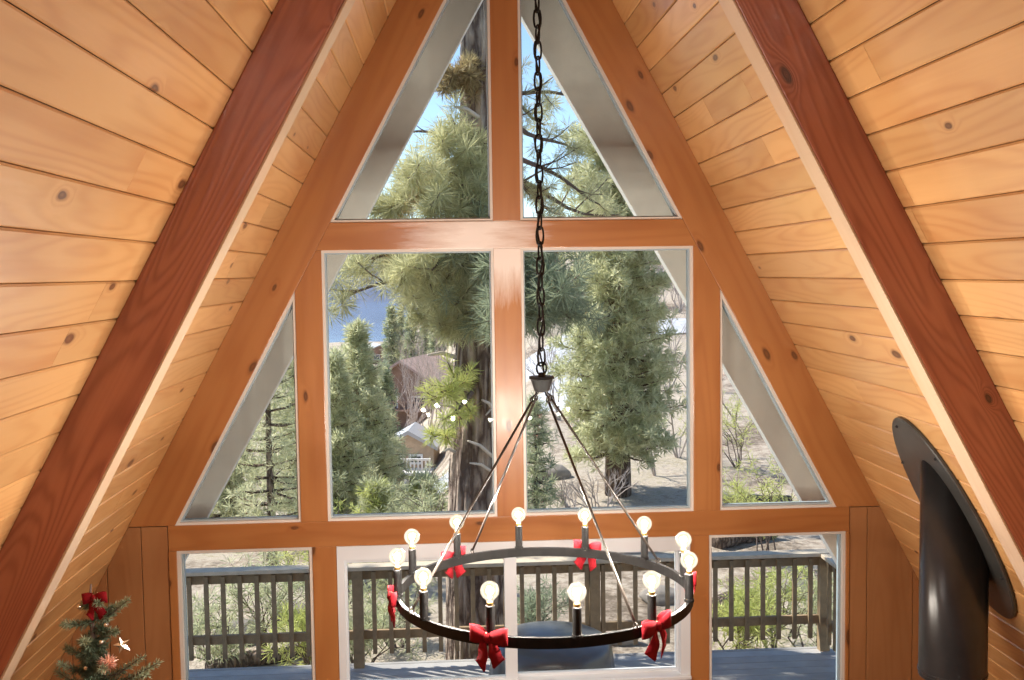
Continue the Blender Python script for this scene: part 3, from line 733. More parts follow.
# ---- conifers further out
def conifer(name, x, y, h, rad, label, mats, seed, trunk_r=.12, nwh=26, per=7, crown0=.08, tuft=(16, .20, .022), dens=5, lean=0.0, shape=.8, group=None, ztop=None):
    q = random.Random(seed); rg = np.random.default_rng(seed); g = gz_ground(x, y)
    if ztop is not None: h = ztop - g
    root = empty(name, (x, y, g), label=label, cat='tree', group=group)
    bm = bmesh.new(); add_tube(bm, [Vector((lean*f*h, 0, f*h-.15*(f == 0))) for f in (0, .25, .5, .75, 1)], [trunk_r*v for v in (1.15, .85, .6, .35, .06)], 10)
    P, D, P2, D2 = [], [], [], []
    for i in range(nwh):
        f = crown0 + (1-crown0)*(i/nwh); z = f*h; R = rad*(1-f)**shape*(.8 + .2*math.sin(i*2.1)) + .06
        if f < .25: R *= .75 + f
        for k in range(per):
            t = k*2*PI/per + i*1.3 + q.uniform(-.35, .35); ln = R*q.uniform(.55, 1.12); dr = Vector((math.cos(t), math.sin(t), .30*f+.05+q.uniform(-.2, .15)))
            s_ = Vector((lean*f*h, 0, z)); e = s_ + dr*ln
            add_tube(bm, [s_, s_.lerp(e, .5)-Vector((0, 0, .05*ln)), e], [.022*(1-f)+.008, .014*(1-f)+.006, .004], 4)
            m = max(2, int(dens*ln/.5+.5))
            for j in range(m):
                ff = .25 + .78*(j+q.random())/m; c = s_.lerp(e, ff); w = .22*ln*(1.1-ff) + .05
                c = c + Vector((q.gauss(0, w), q.gauss(0, w), q.gauss(0, w*.6)))
                (P, P2)[q.random() < .35].append(tuple(c)); (D, D2)[len(P2) > len(D2)].append(tuple(dr + Vector((0, 0, .35))))
    P.append((lean*h, 0, h)); D.append((0, 0, 1))
    bm_obj('trunk', bm, M_BARK2, root, smooth=True)
    V, F = tufts(P, D, tuft[0], tuft[1], tuft[2], .62, rg=rg); tri_obj('foliage', V, F, mats[0], root)
    if P2:
        V, F = tufts(P2, D2, tuft[0], tuft[1], tuft[2], .62, rg=rg); tri_obj('foliage', V, F, mats[1], root)
    return root
def px_xy(px, Y): v = at(px, 340, Y); return v.x
conifer('conifer', px_xy(617, 15.2), 15.2, 0, 1.75, 'large dense green conifer filling the square window on the stove flue side', (M_NEEDL, M_NEEDP), 5, trunk_r=.24, nwh=42, per=8, crown0=.085, tuft=(26, .20, .02), dens=8, shape=.55, ztop=6.6)
conifer('conifer', px_xy(357, 17), 17, 0, 1.55, 'pointed young conifer below the lake, nearest the square window post', (M_NEEDL, M_NEEDP), 6, nwh=30, per=8, tuft=(24, .20, .02), dens=4.5, ztop=.2)
conifer('conifer', px_xy(333, 14.5), 14.5, 0, 1.2, 'smaller pointed conifer in front of the lake, partly behind the square window post', (M_NEEDL, M_NEEDP), 7, nwh=26, per=8, tuft=(22, .20, .02), dens=4.5, ztop=-.25)
conifer('conifer', px_xy(384, 19), 19, 0, .7, 'dark slim conifer standing just in front of the brown house', (M_NEEDB, M_NEEDP), 8, nwh=24, per=7, tuft=(22, .18, .02), dens=4.5, ztop=-.9)
conifer('conifer', px_xy(266, 11.5), 11.5, 0, 1.15, 'bushy conifer with visible thin trunk in the triangular window above the christmas tree', (M_NEEDL, M_NEEDP), 9, trunk_r=.07, nwh=22, per=5, tuft=(24, .17, .012), dens=4, ztop=1.6)
conifer('conifer', px_xy(222, 15.5), 15.5, 0, 1.3, 'pale conifer at the low corner of the triangular window above the christmas tree', (M_NEEDL, M_NEEDP), 10, nwh=24, per=7, tuft=(24, .18, .016), dens=5, ztop=.4)
conifer('conifer', px_xy(298, 22), 22, 0, 1.5, 'tall conifer behind the post between the square window and the triangular side window', (M_NEEDL, M_NEEDP), 12, nwh=28, per=8, tuft=(24, .2, .02), dens=4.5, ztop=1.4)
conifer('conifer', px_xy(420, 13.5), 13.5, 0, .8, 'small pale pine sapling below the timber cabin, close to the big trunk', (M_NEEDP, M_NEEDY), 13, trunk_r=.05, nwh=14, per=6, tuft=(30, .2, .012), dens=4, ztop=-2.45)
conifer('conifer', px_xy(372, 12.0), 12.0, 0, .75, 'small yellow-green pine sapling rising above the tie beam below the young conifers', (M_NEEDP, M_NEEDY), 14, trunk_r=.05, nwh=14, per=6, tuft=(30, .2, .012), dens=4, ztop=-2.25)
conifer('conifer', px_xy(534, 12.2), 12.2, 0, .55, 'small dark pine beside the centre post at the foot of the bare dirt slope', (M_NEEDB, M_NEEDP), 15, trunk_r=.05, nwh=14, per=6, tuft=(26, .18, .014), dens=4, ztop=-.9)
# far pines down by the shore and on the hill, built once and copied with parts
far0 = None
for i, (px, Y, zt) in enumerate([(392, 120, -2.5), (401, 150, -4), (412, 135, -2.8), (426, 160, -3.5), (437, 130, -1.5), (446, 170, -3.0), (405, 105, -6.5), (455, 110, -.5), (665, 75, 9.5), (684, 82, 10.5), (702, 80, 12), (560, 90, 5.5), (585, 100, 8), (640, 95, 10), (535, 110, 3.5), (745, 85, 13)]):
    x = px_xy(px, Y)
    lab = ('small far pine on the lake shore behind the brown house' if i < 8 else 'far pine on the brushy hillside behind the large conifer')
    if far0 is None:
        far0 = conifer('distant_pine', x, Y, 8.0, 1.9, lab, (M_NEEDB, M_NEEDP), 30, nwh=18, per=7, tuft=(12, .5, .09), dens=2, trunk_r=.16); o = far0
    else:
        o = copy_thing(far0); o.location = (x, Y, gz_ground(x, Y)); tag(o, lab)
    g = gz_ground(x, Y); s_ = max(.35, (zt-g)/8.0); o.scale = (s_, s_, s_); o['group'] = 'far pines by the lake' if i < 8 else 'far pines on the hillside'

def bare_tree(name, x, y, h, seed, label, cat='tree', mat=None, stems=3, depth=4, r0=.03, spread=.5, group=None, leaves=None, nl=0):
    q = random.Random(seed); g = gz_ground(x, y); root = empty(name, (x, y, g), label=label, cat=cat, group=group); bm = bmesh.new(); tips = []
    def grow(p, d, ln, r, dep):
        m = p + d*ln*.5 + Vector((q.gauss(0, .05), q.gauss(0, .05), 0))*ln; e = p + d*ln
        add_tube(bm, [p, m, e], [r, r*.8, r*.6], 4 if dep < depth-1 else 6)
        tips.append((e, d))
        if dep <= 0: return
        for k in range(2 if q.random() < .6 else 3):
            nd = (d + Vector((q.gauss(0, spread), q.gauss(0, spread), q.gauss(.12, spread*.6)))).normalized(); grow(e if k else m.lerp(e, .6), nd, ln*q.uniform(.6, .85), r*.6, dep-1)
    for s_ in range(stems):
        d = Vector((q.gauss(0, .3), q.gauss(0, .3), 1)).normalized(); grow(Vector((0, 0, -.1)), d, h*q.uniform(.3, .42), r0, depth)
    bm_obj('branches', bm, mat or M_TWIG, root)
    if leaves:
        V, F = tufts([tuple(p) for p, d in tips for _ in range(nl)], [tuple(d) for p, d in tips for _ in range(nl)], 14, .15, .012, .75, rg=np.random.default_rng(seed)); tri_obj('needles', V, F, leaves, root)
    return root
for i, (px, Y, h, lab) in enumerate([(397, 56, 7.0, 'pale leafless tree in front of the brown house, nearest the dark slim conifer'), (412, 63, 7.0, 'pale leafless tree in front of the middle of the brown house'), (426, 52, 6.0, 'pale leafless shrub tree between the brown house and the big trunk'), (440, 68, 7.0, 'leafless tree close against the outline of the big pine trunk')]):
    bare_tree('bare_tree', px_xy(px, Y), Y, h, 50+i, lab, stems=6, depth=4, r0=.05, spread=.3, group='leafless trees before the house')
for i, (px, Y, h, lab) in enumerate([(655, 17, 2.6, 'thin leafless tree beside the large conifer on the hillside side'), (678, 19, 3.2, 'thin leafless tree against the post by the stove flue side of the square window'), (668, 30, 4, 'leafless tree on the slope further behind the large conifer'), (560, 24, 2.6, 'thin leafless saplings on the dirt slope between chandelier rods'), (600, 13, 1.2, 'low leafless shrub at the foot of the large conifer'), (575, 12.5, 1.0, 'low pale leafless shrub on the dirt right above the tie beam'), (735, 24, 3.2, 'leafless tree in the upper part of the triangular side window by the stove flue')]):
    bare_tree('bare_tree', px_xy(px, Y), Y, h, 60+i, lab, stems=4, depth=4, r0=.028, spread=.42, mat=M_TWIG, group='leafless trees on the dirt slope')
for i, (px, Y, h, m, lab) in enumerate([(770, 10.5, 1.7, M_NEEDY, 'yellow-green bush at the bottom of the triangular side window by the stove flue'), (738, 18, 2.2, M_NEEDY, 'yellow-green bush further up the slope in the triangular side window'),
        (735, 6.6, 1.1, M_NEEDY, 'yellow-green bush behind the railing nearest the lower window post'), (775, 6.9, 1.2, M_NEEDY, 'yellow-green bush behind the middle of the railing by the stove flue side'), (815, 6.5, 1.3, M_NEEDP, 'olive bush behind the corner post of the railing'),
        (205, 7.0, 1.2, M_NEEDP, 'olive scrub bush behind the railing at the panelled wall side'), (255, 7.5, 1.5, M_NEEDP, 'wide olive scrub bush behind the railing in the lower window by the christmas tree'), (300, 6.6, 1.1, M_NEEDY, 'bright green bush behind the railing in the lower window by the christmas tree'),
        (357, 6.6, 1.0, M_NEEDP, 'olive bush beside the railing post in the sliding window'), (392, 7.6, 1.3, M_NEEDP, 'taller scrub bush behind the railing beside the pine trunk'), (540, 7.2, .9, M_NEEDB, 'dark bush behind the railing beyond the covered table'), (335, 9.0, 1.6, M_NEEDY, 'bright green bush low behind the square window corner'), (440, 11.5, 1.7, M_NEEDP, 'pale bush at the side of the big pine trunk')]):
    bare_tree('bush', px_xy(px, Y), Y, h, 80+i, lab, cat='bush', mat=M_BRANCH, stems=6, depth=3, r0=.016, spread=.6, leaves=m, nl=1)

# brush on the hillside
br0 = None
for i, (px, Y) in enumerate([(655, 55), (668, 62), (680, 52), (690, 66), (676, 72), (660, 70), (694, 56), (728, 45), (738, 52), (732, 38), (745, 60), (540, 50), (550, 58)]):
    x = px_xy(px, Y)
    if br0 is None: br0 = bare_tree('brush', x, Y, 3.4, 140, None, cat='bush', stems=7, depth=3, r0=.05, spread=.45); o = br0
    else: o = copy_thing(br0); o.location = (x, Y, gz_ground(x, Y)); o.rotation_euler = (0, 0, i*1.7); o.scale = (1, 1, .8+.06*(i % 5))
    tag(o, 'grey leafless brush on the far hillside', 'bush', 'leafless brush on the hillside')

# ---- deck, railing, covered table
plank_floor('deck', -4.6, 3.17, .14, 4.17, DECK, .035, M_DECK, .142, along='x', gap=.006)
RYL = 4.10
rl = empty('deck_railing', (0, RYL, DECK), label='dark brown timber railing along the far edge of the deck', cat='railing')
RT = -1.385 - DECK
bm = bmesh.new(); add_box(bm, (-4.5, -.07, RT-.034), (3.18, .07, RT), .004); o = bm_obj('top_rail', bm, M_RAILCAP, rl); o['label'] = 'weathered grey rail cap'
bm = bmesh.new(); add_box(bm, (-4.5, -.02, RT-.125), (3.14, .018, RT-.036), .003); bm_obj('upper_rail', bm, M_RAIL, rl)
bm = bmesh.new(); add_box(bm, (-4.5, -.02, .245), (3.14, .018, .325), .003); bm_obj('lower_rail', bm, M_RAIL, rl)
PX = [-3.27, -1.145, .975, 3.085]
def post_me():
    bm = bmesh.new(); add_box(bm, (-.046, -.066, -.02), (.046, .018, RT-.036), .004); return bm
p0 = bm_obj('post', post_me(), M_RAIL, rl, loc=(PX[0], 0, 0))
for x in PX[1:]:
    c = p0.copy(); COL.objects.link(c); c.parent = rl; c.location = (x, 0, 0)
bm = bmesh.new(); add_box(bm, (-.019, -.052, .12), (.019, -.020, RT-.05), .003); b0 = None
x = -4.37
while x < 3.02:
    if min(abs(x-p) for p in PX) > .06:
        if b0 is None: b0 = bm_obj('baluster', bm, M_RAIL, rl, loc=(x, 0, 0))
        else:
            c = b0.copy(); COL.objects.link(c); c.parent = rl; c.location = (x, 0, 0)
    x += .1465
rs = empty('deck_railing', (3.10, 2.1, DECK), rz=-PI/2, label='short side railing running back from the corner post toward the house', cat='railing')
bm = bmesh.new(); add_box(bm, (-1.905, -.07, RT-.034), (1.9, .07, RT-.001), .004); bm_obj('top_rail', bm, M_RAILCAP, rs)
bm = bmesh.new(); add_box(bm, (-1.905, -.02, RT-.125), (1.9, .018, RT-.036), .003); bm_obj('upper_rail', bm, M_RAIL, rs)
bm = bmesh.new(); add_box(bm, (-1.905, -.02, .245), (1.9, .018, .325), .003); bm_obj('lower_rail', bm, M_RAIL, rs)
for k in range(25):
    c = b0.copy(); COL.objects.link(c); c.parent = rs; c.location = (-1.78+.1465*k, 0, 0)

tb = empty('covered_table', (.46, 2.80, DECK), label='round patio table shrouded in a charcoal vinyl cover on the deck', cat='table')
bm = bmesh.new(); rows = [(.015, .70), (.15, .697), (.30, .684), (.40, .662), (.440, .64), (.458, .60), (.470, .52), (.480, .42), (.492, .28), (.50, .14), (.505, .06)]; rings = []
for r, z in rows:
    ring = []
    for k in range(72):
        t = 2*PI*k/72; fold = max(0, (.66-z)/.6)
        rr = r*(1 + .045*fold*math.sin(9*t+.6) + .03*fold*math.sin(17*t+2) + .01*mnoise.noise(Vector((t*2, z*3, 0))))
        zz = z + .010*mnoise.noise(Vector((r*4*math.cos(t), r*4*math.sin(t), 5)))*(1 if z > .6 else 0) + (.012*math.sin(5*t) if z < .1 else 0)
        ring.append(bm.verts.new((rr*math.cos(t), rr*math.sin(t), zz)))
    rings.append(ring)
for i in range(len(rings)-1):
    for k in range(72): bm.faces.new((rings[i][k], rings[i][(k+1) % 72], rings[i+1][(k+1) % 72], rings[i+1][k]))
bm.faces.new(rings[0]); bm_obj('cover', bm, M_TARP, tb, smooth=True)
for k in range(4):
    t = PI/4 + k*PI/2; bm = bmesh.new(); add_tube(bm, [Vector((.34*math.cos(t), .34*math.sin(t), 0)), Vector((.30*math.cos(t), .30*math.sin(t), .66))], .018, 8); bm_obj('leg', bm, M_BLACK, tb)

# ---------------------------------------------------------------- the small christmas tree
TX, TY = at(94, 640, -1.0).x, -1.0
ct = empty('christmas_tree', (TX, TY, FLOOR), label='sparse small christmas tree against the panelled wall', cat='tree')
trel = lambda px, py, dy=0.0: at(px, py, TY+dy) - Vector((TX, TY, FLOOR))
bm = bmesh.new(); topz = trel(92, 585).z
add_tube(bm, [Vector((0, 0, 0)), Vector((.008, 0, topz*.5)), trel(95, 660), trel(90, 600), trel(91, 584)], [.03, .022, .012, .007, .003], 8); bm_obj('trunk', bm, M_BRANCH, ct, smooth=True)
P, D, P2, D2 = [], [], [], []; bm = bmesh.new(); q = random.Random(9)
def twig(a, b, r=.004, n=16, L=.022, tip=True):
    a, b = Vector(a), Vector(b); mid = a.lerp(b, .5) + Vector((0, 0, -.08*(b-a).length)); add_tube(bm, [a, mid, b], [r, r*.8, r*.4], 5)
    for i in range(n):
        f = i/(n-1); p = a.lerp(mid, f*2) if f < .5 else mid.lerp(b, f*2-1); (P2 if (f > .6 and tip) else P).append(tuple(p)); (D2 if (f > .6 and tip) else D).append(tuple((b-a).normalized() + Vector((0, 0, .15))))
for (x0, y0, x1, y1, dy) in [(93, 622, 64, 624, -.02), (95, 612, 122, 604, .05), (95, 620, 128, 600, -.05), (96, 628, 116, 632, -.03), (94, 633, 112, 613, .03), (92, 656, 66, 648, .03), (92, 672, 60, 664, -.04), (94, 690, 58, 672, .02), (96, 680, 142, 657, -.05), (98, 684, 158, 663, -.08), (98, 690, 150, 668, .03), (100, 690, 146, 675, -.1), (94, 645, 84, 640, -.12), (95, 664, 104, 668, -.13), (94, 600, 84, 606, .02), (94, 598, 99, 603, -.05)]:
    twig(trel(x0, y0), trel(x1, y1, dy), n=16)
for k in range(40):           # dense short shoots round the stem
    py = 640 + k*1.3; a = trel(94, py); t = k*2.4; twig(a, a + Vector((math.cos(t)*.045, math.sin(t)*.045, .015)), .003, 6, tip=False)
for k in range(60):           # fuller skirt below the frame
    z = topz - .42 - k*.022; t = k*2.4; ln = min(.30, .12+.004*k)
    if z < .3: break
    a = Vector((.005, 0, z)); twig(a, a + Vector((math.cos(t)*ln*(.55 if math.cos(t) < 0 else 1), math.sin(t)*ln, -.02)), .005, 14)
bm_obj('branches', bm, M_BRANCH, ct)
V, F = tufts(P, D, 24, .030, .0032, .55); tri_obj('needles', V, F, M_FIR, ct)
V, F = tufts(P2, D2, 24, .028, .0032, .5); o = tri_obj('needles', V, F, M_TIPS, ct); o['label'] = 'pale green new needles'
bm = bmesh.new(); add_lathe(bm, [(.16, 0), (.17, .02), (.14, .25), (.13, .25), (.03, .22)], 24); bm_obj('stand', bm, M_BRANCH, ct)
b = make_bow(99, .95); b.location = at(95, 597, TY-.03); b.rotation_euler = (0, .1, PI-.15); tag(b, 'dark red bow on top of the small christmas tree', 'bow')
# ornaments
orn = empty('star_ornament', at(122, 645, TY-.06), label='silver star ornament hanging on the christmas tree', cat='ornament')
bm = bmesh.new(); vs = []
for sgn in (-1, 1):
    c = bm.verts.new((0, sgn*.010, 0)); ring = []
    for k in range(10):
        r = .036 if k % 2 == 0 else .015; t = PI/2 + k*PI/5 + .3; ring.append(bm.verts.new((r*math.cos(t), 0, r*math.sin(t))))
    for k in range(10): bm.faces.new((c, ring[k], ring[(k+1) % 10]) if sgn < 0 else (c, ring[(k+1) % 10], ring[k]))
bmesh.ops.remove_doubles(bm, verts=bm.verts, dist=1e-5); bm_obj('star', bm, M_ORN, orn)
bm = bmesh.new(); add_tube(bm, [Vector((-.005, 0, .03)), Vector((-.012, 0, .05)), Vector((-.018, .01, .075))], .0012, 5); bm_obj('hanger', bm, M_BLACK, orn)
orn = empty('glitter_ornament', at(108, 663, TY-.09), label='pink glittery burst ornament low on the christmas tree', cat='ornament')
bm = bmesh.new(); bmesh.ops.create_icosphere(bm, subdivisions=1, radius=.016); bm_obj('core', bm, M_PINKORN, orn)
dirs = nr.normal(size=(110, 3)); V, F = tufts(np.zeros((110, 3)), dirs, 2, .042, .005, .1, jit=0.0); tri_obj('spikes', V, F, M_PINKORN, orn)
for i, (px, py) in enumerate([(101, 642), (106, 625), (79, 607), (86, 668)]):
    c = at(px, py, TY-.05); bm = bmesh.new(); bmesh.ops.create_uvsphere(bm, u_segments=14, v_segments=10, radius=.009); o = bm_obj('ball_ornament', bm, M_ORN, smooth=True, loc=c)
    tag(o, ['small silver ball below the bow in the middle of the christmas tree', 'tiny silver ball on an upper branch of the christmas tree', 'tiny silver ball beside the red bow of the christmas tree', 'small silver ball low on the christmas tree trunk'][i], 'ornament', 'silver balls on the christmas tree')

# ---------------------------------------------------------------- land, lake, mountains, houses
def ground_mat():
    m, nt, P = new_mat('pine_litter_dirt'); L = nt.links.new
    tc = N(nt, 'ShaderNodeTexCoord')
    n1 = N(nt, 'ShaderNodeTexNoise', Scale=.35, Detail=6.0, Roughness=.65); L(tc.outputs['Object'], n1.inputs['Vector'])
    n2 = N(nt, 'ShaderNodeTexNoise', Scale=7.0, Detail=6.0, Roughness=.75); L(tc.outputs['Object'], n2.inputs['Vector'])
    f = mathn(nt, 'ADD', mathn(nt, 'MULTIPLY', n1.outputs[0], .6), mathn(nt, 'MULTIPLY', n2.outputs[0], .5))
    L(ramp(nt, f, [(.43, (.15, .11, .075)), (.50, (.33, .26, .20)), (.57, (.50, .42, .34)), (.66, (.38, .32, .22))]), P.inputs['Base Color']); P.inputs['Roughness'].default_value = .95
    b = N(nt, 'ShaderNodeBump', Strength=.7, Distance=.12); L(n2.outputs[0], b.inputs['Height']); L(b.outputs[0], P.inputs['Normal'])
    return m
M_DIRT = ground_mat()
ds = np.concatenate([np.arange(4.5, 30, .45), np.arange(30, 90, 2.0), np.arange(90, 480, 12.0)])
ths = np.linspace(-1.05, 1.05, 150)
V = []; F = []
for d in ds:
    for t in ths:
        x, y = CAMX + d*math.tan(t), CAMY + d; V.append((x, y, gz_ground(x, y)))
nt_ = len(ths)
for i in range(len(ds)-1):
    for k in range(nt_-1): F.append((i*nt_+k, i*nt_+k+1, (i+1)*nt_+k+1, (i+1)*nt_+k))
o = tri_obj('ground', V, F, M_DIRT, smooth=True); tag(o, kind='structure')
bm = bmesh.new(); add_box(bm, (-1500, 250, -24.2), (1500, 860, -21.9)); M_LAKE = plain('lake_water', (.12, .18, .29), .12, nscale=.02, namt=.15)
tag(bm_obj('lake', bm, M_LAKE), kind='structure')
def ridge(name, Y, depth, hs, col, seed, x0=-1800, x1=1800):
    V, F = [], []; n, m = 160, 14; q = random.Random(seed)
    for i in range(n):
        x = x0 + (x1-x0)*i/(n-1)
        for j in range(m):
            f = j/(m-1); h = hs*(.75 + .5*mnoise.fractal(Vector((x*.0022, seed, 0)), 1, 2, 4))*math.sin(f*PI/2)**.8
            V.append((x, Y+depth*f, -24 + h*(1+.10*mnoise.noise(Vector((x*.02, f*9, seed)))*f) + 4*mnoise.noise(Vector((x*.05, f*20, seed)))*f))
    for i in range(n-1):
        for j in range(m-1): F.append((i*m+j, (i+1)*m+j, (i+1)*m+j+1, i*m+j+1))
    tag(tri_obj(name, V, F, plain(name+'_haze_tinted_forest', col, .95, nscale=.03, namt=.35), smooth=True), kind='structure')
ridge('mountain_ridge', 855, 500, 92, (.10, .125, .19), 2)  # bluish base colour carries the haze of distance
M_ROAD = plain('pale_asphalt', (.45, .46, .50), .85, nscale=2)
def road(name, pts, w):
    V, F = [], []
    for i, (x, y) in enumerate(pts):
        a = Vector(pts[max(i-1, 0)]); b = Vector(pts[min(i+1, len(pts)-1)]); d = (b-a).normalized(); n = Vector((-d.y, d.x))
        for s_ in (-1, -.3, .3, 1):
            xx, yy = x+n.x*w*s_, y+n.y*w*s_; V.append((xx, yy, gz_ground(xx, yy)+.10))
    for i in range(len(pts)-1):
        for k in range(3): F.append((i*4+k, i*4+k+1, i*4+k+5, i*4+k+4))
    tag(tri_obj(name, V, F, M_ROAD), kind='structure')
road('road', [(px_xy(520, 24)-2, 24.0), (px_xy(530, 28), 28), (px_xy(535, 34), 34), (px_xy(545, 40), 41), (px_xy(600, 46), 46), (px_xy(680, 48), 48), (px_xy(780, 48), 48)], 1.8)

M_SIDING = plain('brown_timber_siding', (.25, .16, .12), .8, nscale=1.5, namt=.2)
M_SHING = plain('pinkish_brown_shingles', (.42, .31, .28), .85, nscale=3, namt=.2)
M_TANW = plain('tan_cabin_wall', (.45, .33, .22), .8, nscale=2, namt=.15)
M_WHITEP = plain('white_paint', (.78, .77, .74), .6)
M_PALEROOF = plain('pale_metal_roof', (.40, .40, .41), .5)
M_DKGL = plain('dark_window_glass', (.05, .06, .08), .1)
def house(name, px, Y, zb, w, dep, hwall, hroof, label, wall, roof, rz=0.0, wins=(), deck_=False, over=.4):
    x = px_xy(px, Y); root = empty(name, (x, Y, zb), rz, label, 'house')
    bm = bmesh.new(); add_prism(bm, [(-w/2, 0), (w/2, 0), (w/2, hwall), (0, hwall+hroof), (-w/2, hwall)], -dep/2, dep/2, 0); bm_obj('walls', bm, wall, root)
    bm = bmesh.new(); k = hroof/(w/2); e = w/2+over
    add_prism(bm, [(-e, hwall-over*k), (0, hwall+hroof), (e, hwall-over*k), (e, hwall-over*k+.18), (0, hwall+hroof+.2), (-e, hwall-over*k+.18)], -dep/2-over, dep/2+over, 0); bm_obj('roof', bm, roof, root)
    for (wx, wz, ww, wh) in wins:
        bm = bmesh.new(); add_ring(bm, [(wx-ww/2, wz-wh/2), (wx+ww/2, wz-wh/2), (wx+ww/2, wz+wh/2), (wx-ww/2, wz+wh/2)], inset([(wx-ww/2, wz-wh/2), (wx+ww/2, wz-wh/2), (wx+ww/2, wz+wh/2), (wx-ww/2, wz+wh/2)], .1), -dep/2-.06, -dep/2+.02); f = bm_obj('window_frame', bm, M_WHITEP, root)
        bm = bmesh.new(); add_box(bm, (wx-ww/2+.08, -dep/2-.03, wz-wh/2+.08), (wx+ww/2-.08, -dep/2+.01, wz+wh/2-.08)); bm_obj('pane', bm, M_DKGL, f)
    if deck_:
        bm = bmesh.new(); add_box(bm, (-w/2, -dep/2-1.4, hwall*.42), (w/2, -dep/2, hwall*.42+.12))
        for i in range(14): add_box(bm, (-w/2+i*w/13.5, -dep/2-1.38, hwall*.42), (-w/2+i*w/13.5+.07, -dep/2-1.32, hwall*.42+.75))
        add_box(bm, (-w/2, -dep/2-1.4, hwall*.42+.72), (w/2, -dep/2-1.3, hwall*.42+.82))
        for i in (0, .5, 1): add_box(bm, (-w/2+i*(w-.15), -dep/2-1.4, 0), (-w/2+i*(w-.15)+.15, -dep/2-1.25, hwall*.42))
        bm_obj('porch', bm, M_WHITEP if name == 'cabin' else wall, root)
    return root
house('house', 418, 84, -11.6, 6.2, 7.0, 3.6, 1.9, 'brown timber house with a pinkish gabled roof beyond the leafless trees', M_SIDING, M_SHING, -.35, [(-1.2, 2.0, 1.4, 1.3), (1.4, 2.0, 1.4, 1.3)], True, .7)
house('cabin', 410, 47, -9.3, 2.5, 2.6, 1.9, .7, 'small timber cabin with a tan upper wall and pale posts low between the conifers', M_TANW, M_PALEROOF, -.1, [(-.6, 1.35, .7, .5), (.35, 1.35, .7, .5), (.35, .4, .9, .6)], True, .2)
house('shore_house', 377, 200, -16.2, 7, 6, 2.2, 1.3, 'small white-roofed house near the lake shore', M_SIDING, M_PALEROOF, .3, [(-1, 1.2, 1.5, 1)])
house('shore_house', 413, 190, -17, 9, 6, 2.6, 1.5, 'wider pale house near the shore behind the brown house', M_WHITEP, M_PALEROOF, -.2, [(1, 1.4, 1.5, 1)])
house('shore_house', 436, 170, -16, 8, 6, 2.6, 1.5, 'pale-roofed house by the shore close to the big trunk', M_TANW, M_PALEROOF, .2, [(1, 1.4, 1.5, 1)])

# logs, stones and litter on the ground near the deck
for i, (px0, px1, Y, r, lab) in enumerate([(196, 300, 7.0, .10, 'fallen log behind the railing in the lower window by the christmas tree'), (372, 440, 6.3, .07, 'thin fallen branch beside the pine trunk behind the railing'), (712, 760, 8.2, .16, 'thick fallen log behind the railing nearest the lower window post'), (715, 775, 11.5, .18, 'weathered fallen log just above the rail cap'), (730, 790, 14, .14, 'fallen log on the slope in the triangular side window by the stove flue')]):
    a = px_xy(px0, Y); b = px_xy(px1, Y+.5); A = Vector((a, Y, gz_ground(a, Y)+r*.7)); B = Vector((b, Y+.5, gz_ground(b, Y+.5)+r*.7))
    bm = bmesh.new(); add_tube(bm, [A-A, (B-A)*.2+Vector((0, .03, .01)), (B-A)*.4+Vector((0, .06, .03)), (B-A)*.66, B-A], [r, r*1.04, r*.9, r*.95, r*.7], 14); o = bm_obj('fallen_log', bm, M_BARK2, smooth=True, loc=A); tag(o, lab, 'log')
M_ROCK = plain('grey_granite', (.24, .21, .185), .9, nscale=5, namt=.3, bump=.4)
for i, (px, Y, r) in enumerate([(232, 8.2, .28), (405, 9, .2), (660, 9, .22), (745, 13, .3), (620, 7.4, .16), (800, 9, .25), (285, 9, .22), (550, 17, .3)]):
    x = px_xy(px, Y); bm = bmesh.new(); bmesh.ops.create_icosphere(bm, subdivisions=3, radius=r)
    for v in bm.verts: v.co = Vector((v.co.x*1.3, v.co.y, v.co.z*.7))*(1+.28*mnoise.noise(v.co*(2.2/r)*.5+Vector((i*7, 0, 0))))
    o = bm_obj('boulder', bm, M_ROCK, smooth=True, loc=(x, Y, gz_ground(x, Y)+r*.25))
    tag(o, ['grey boulder behind the railing beside the olive scrub bush', 'small boulder behind the railing by the pine trunk', 'boulder on the dirt near the sliding window frame end', 'boulder on the slope in the triangular side window', 'small stone just beyond the deck past the covered table', 'boulder behind the corner post of the railing', 'boulder behind the wide olive scrub bush', 'boulder on the dirt slope above the covered table'][i], 'rock')

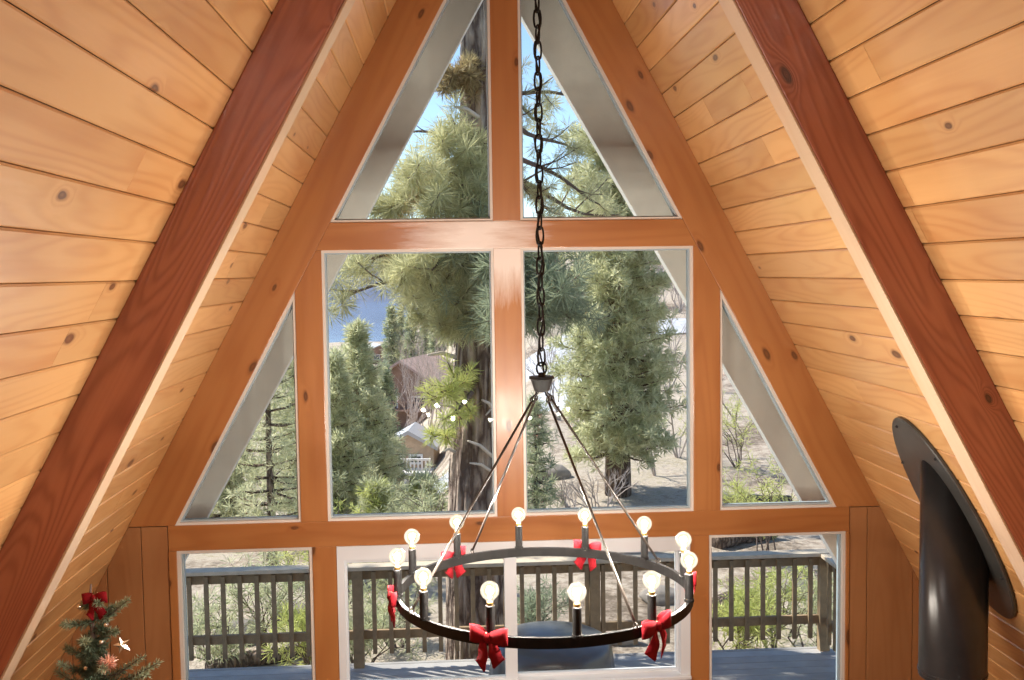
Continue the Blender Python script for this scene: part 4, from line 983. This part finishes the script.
# trees out of the frame to the west of the deck: they shade it as in the photograph
conifer('conifer', -8.2, 6.6, 15, 2.3, 'tall unseen shade pine standing off the side of the deck', (M_NEED, M_NEEDB), 40, trunk_r=.3, nwh=34, per=9, crown0=.12, tuft=(14, .4, .06), dens=5, shape=.6)

# ---------------------------------------------------------------- light
w = bpy.data.worlds.new('sky_world'); sc.world = w; w.use_nodes = True; nt = w.node_tree
sky = nt.nodes.new('ShaderNodeTexSky'); sky.sky_type = 'NISHITA'; sky.sun_disc = False; sky.sun_elevation = math.radians(50); sky.sun_rotation = math.radians(-60); sky.altitude = 2000; sky.air_density = 1.0; sky.dust_density = .0; sky.ozone_density = 2.0
bg = nt.nodes['Background']; nt.links.new(sky.outputs[0], bg.inputs[0]); bg.inputs[1].default_value = .20
S = Vector((-.86*math.cos(math.radians(46)), .50*math.cos(math.radians(46)), math.sin(math.radians(46)))).normalized()
sl = bpy.data.lights.new('sun', 'SUN'); sl.energy = 7.5; sl.angle = math.radians(.6); sl.color = (1, .95, .87)
so = bpy.data.objects.new('sun', sl); so.rotation_euler = S.to_track_quat('Z', 'Y').to_euler(); so.location = (-20, 20, 30); COL.objects.link(so)
def lamp(name, loc, e, r, col=(1, .96, .92)):
    ld = bpy.data.lights.new(name, 'POINT'); ld.energy = e; ld.shadow_soft_size = r; ld.color = col
    o = bpy.data.objects.new(name, ld); o.location = loc; COL.objects.link(o)
for lx, le in ((-.62, 30), (-.05, 15), (.62, 14)): lamp('loft_fill_light', (lx, -6.2, 1.62), le, .10)  # added fill lights behind the camera, without fixtures

# ---------------------------------------------------------------- camera
cd = bpy.data.cameras.new('camera'); cd.sensor_width = 36; cd.lens = FPX/1024*36; cd.clip_start = .05; cd.clip_end = 6000
co = bpy.data.objects.new('camera', cd); COL.objects.link(co)
Mx = Matrix((RX, UX, -FX)).transposed().to_4x4(); Mx.translation = Vector((CAMX, CAMY, CAMZ)); co.matrix_world = Mx
sc.camera = co
vs = sc.view_settings; vs.view_transform = 'Standard'; vs.look = 'None'; vs.gamma = 1.0; vs.exposure = 0.28; vs.use_curve_mapping = False
sc.cycles.max_bounces = 10; sc.cycles.transparent_max_bounces = 16; sc.cycles.sample_clamp_indirect = 8.0
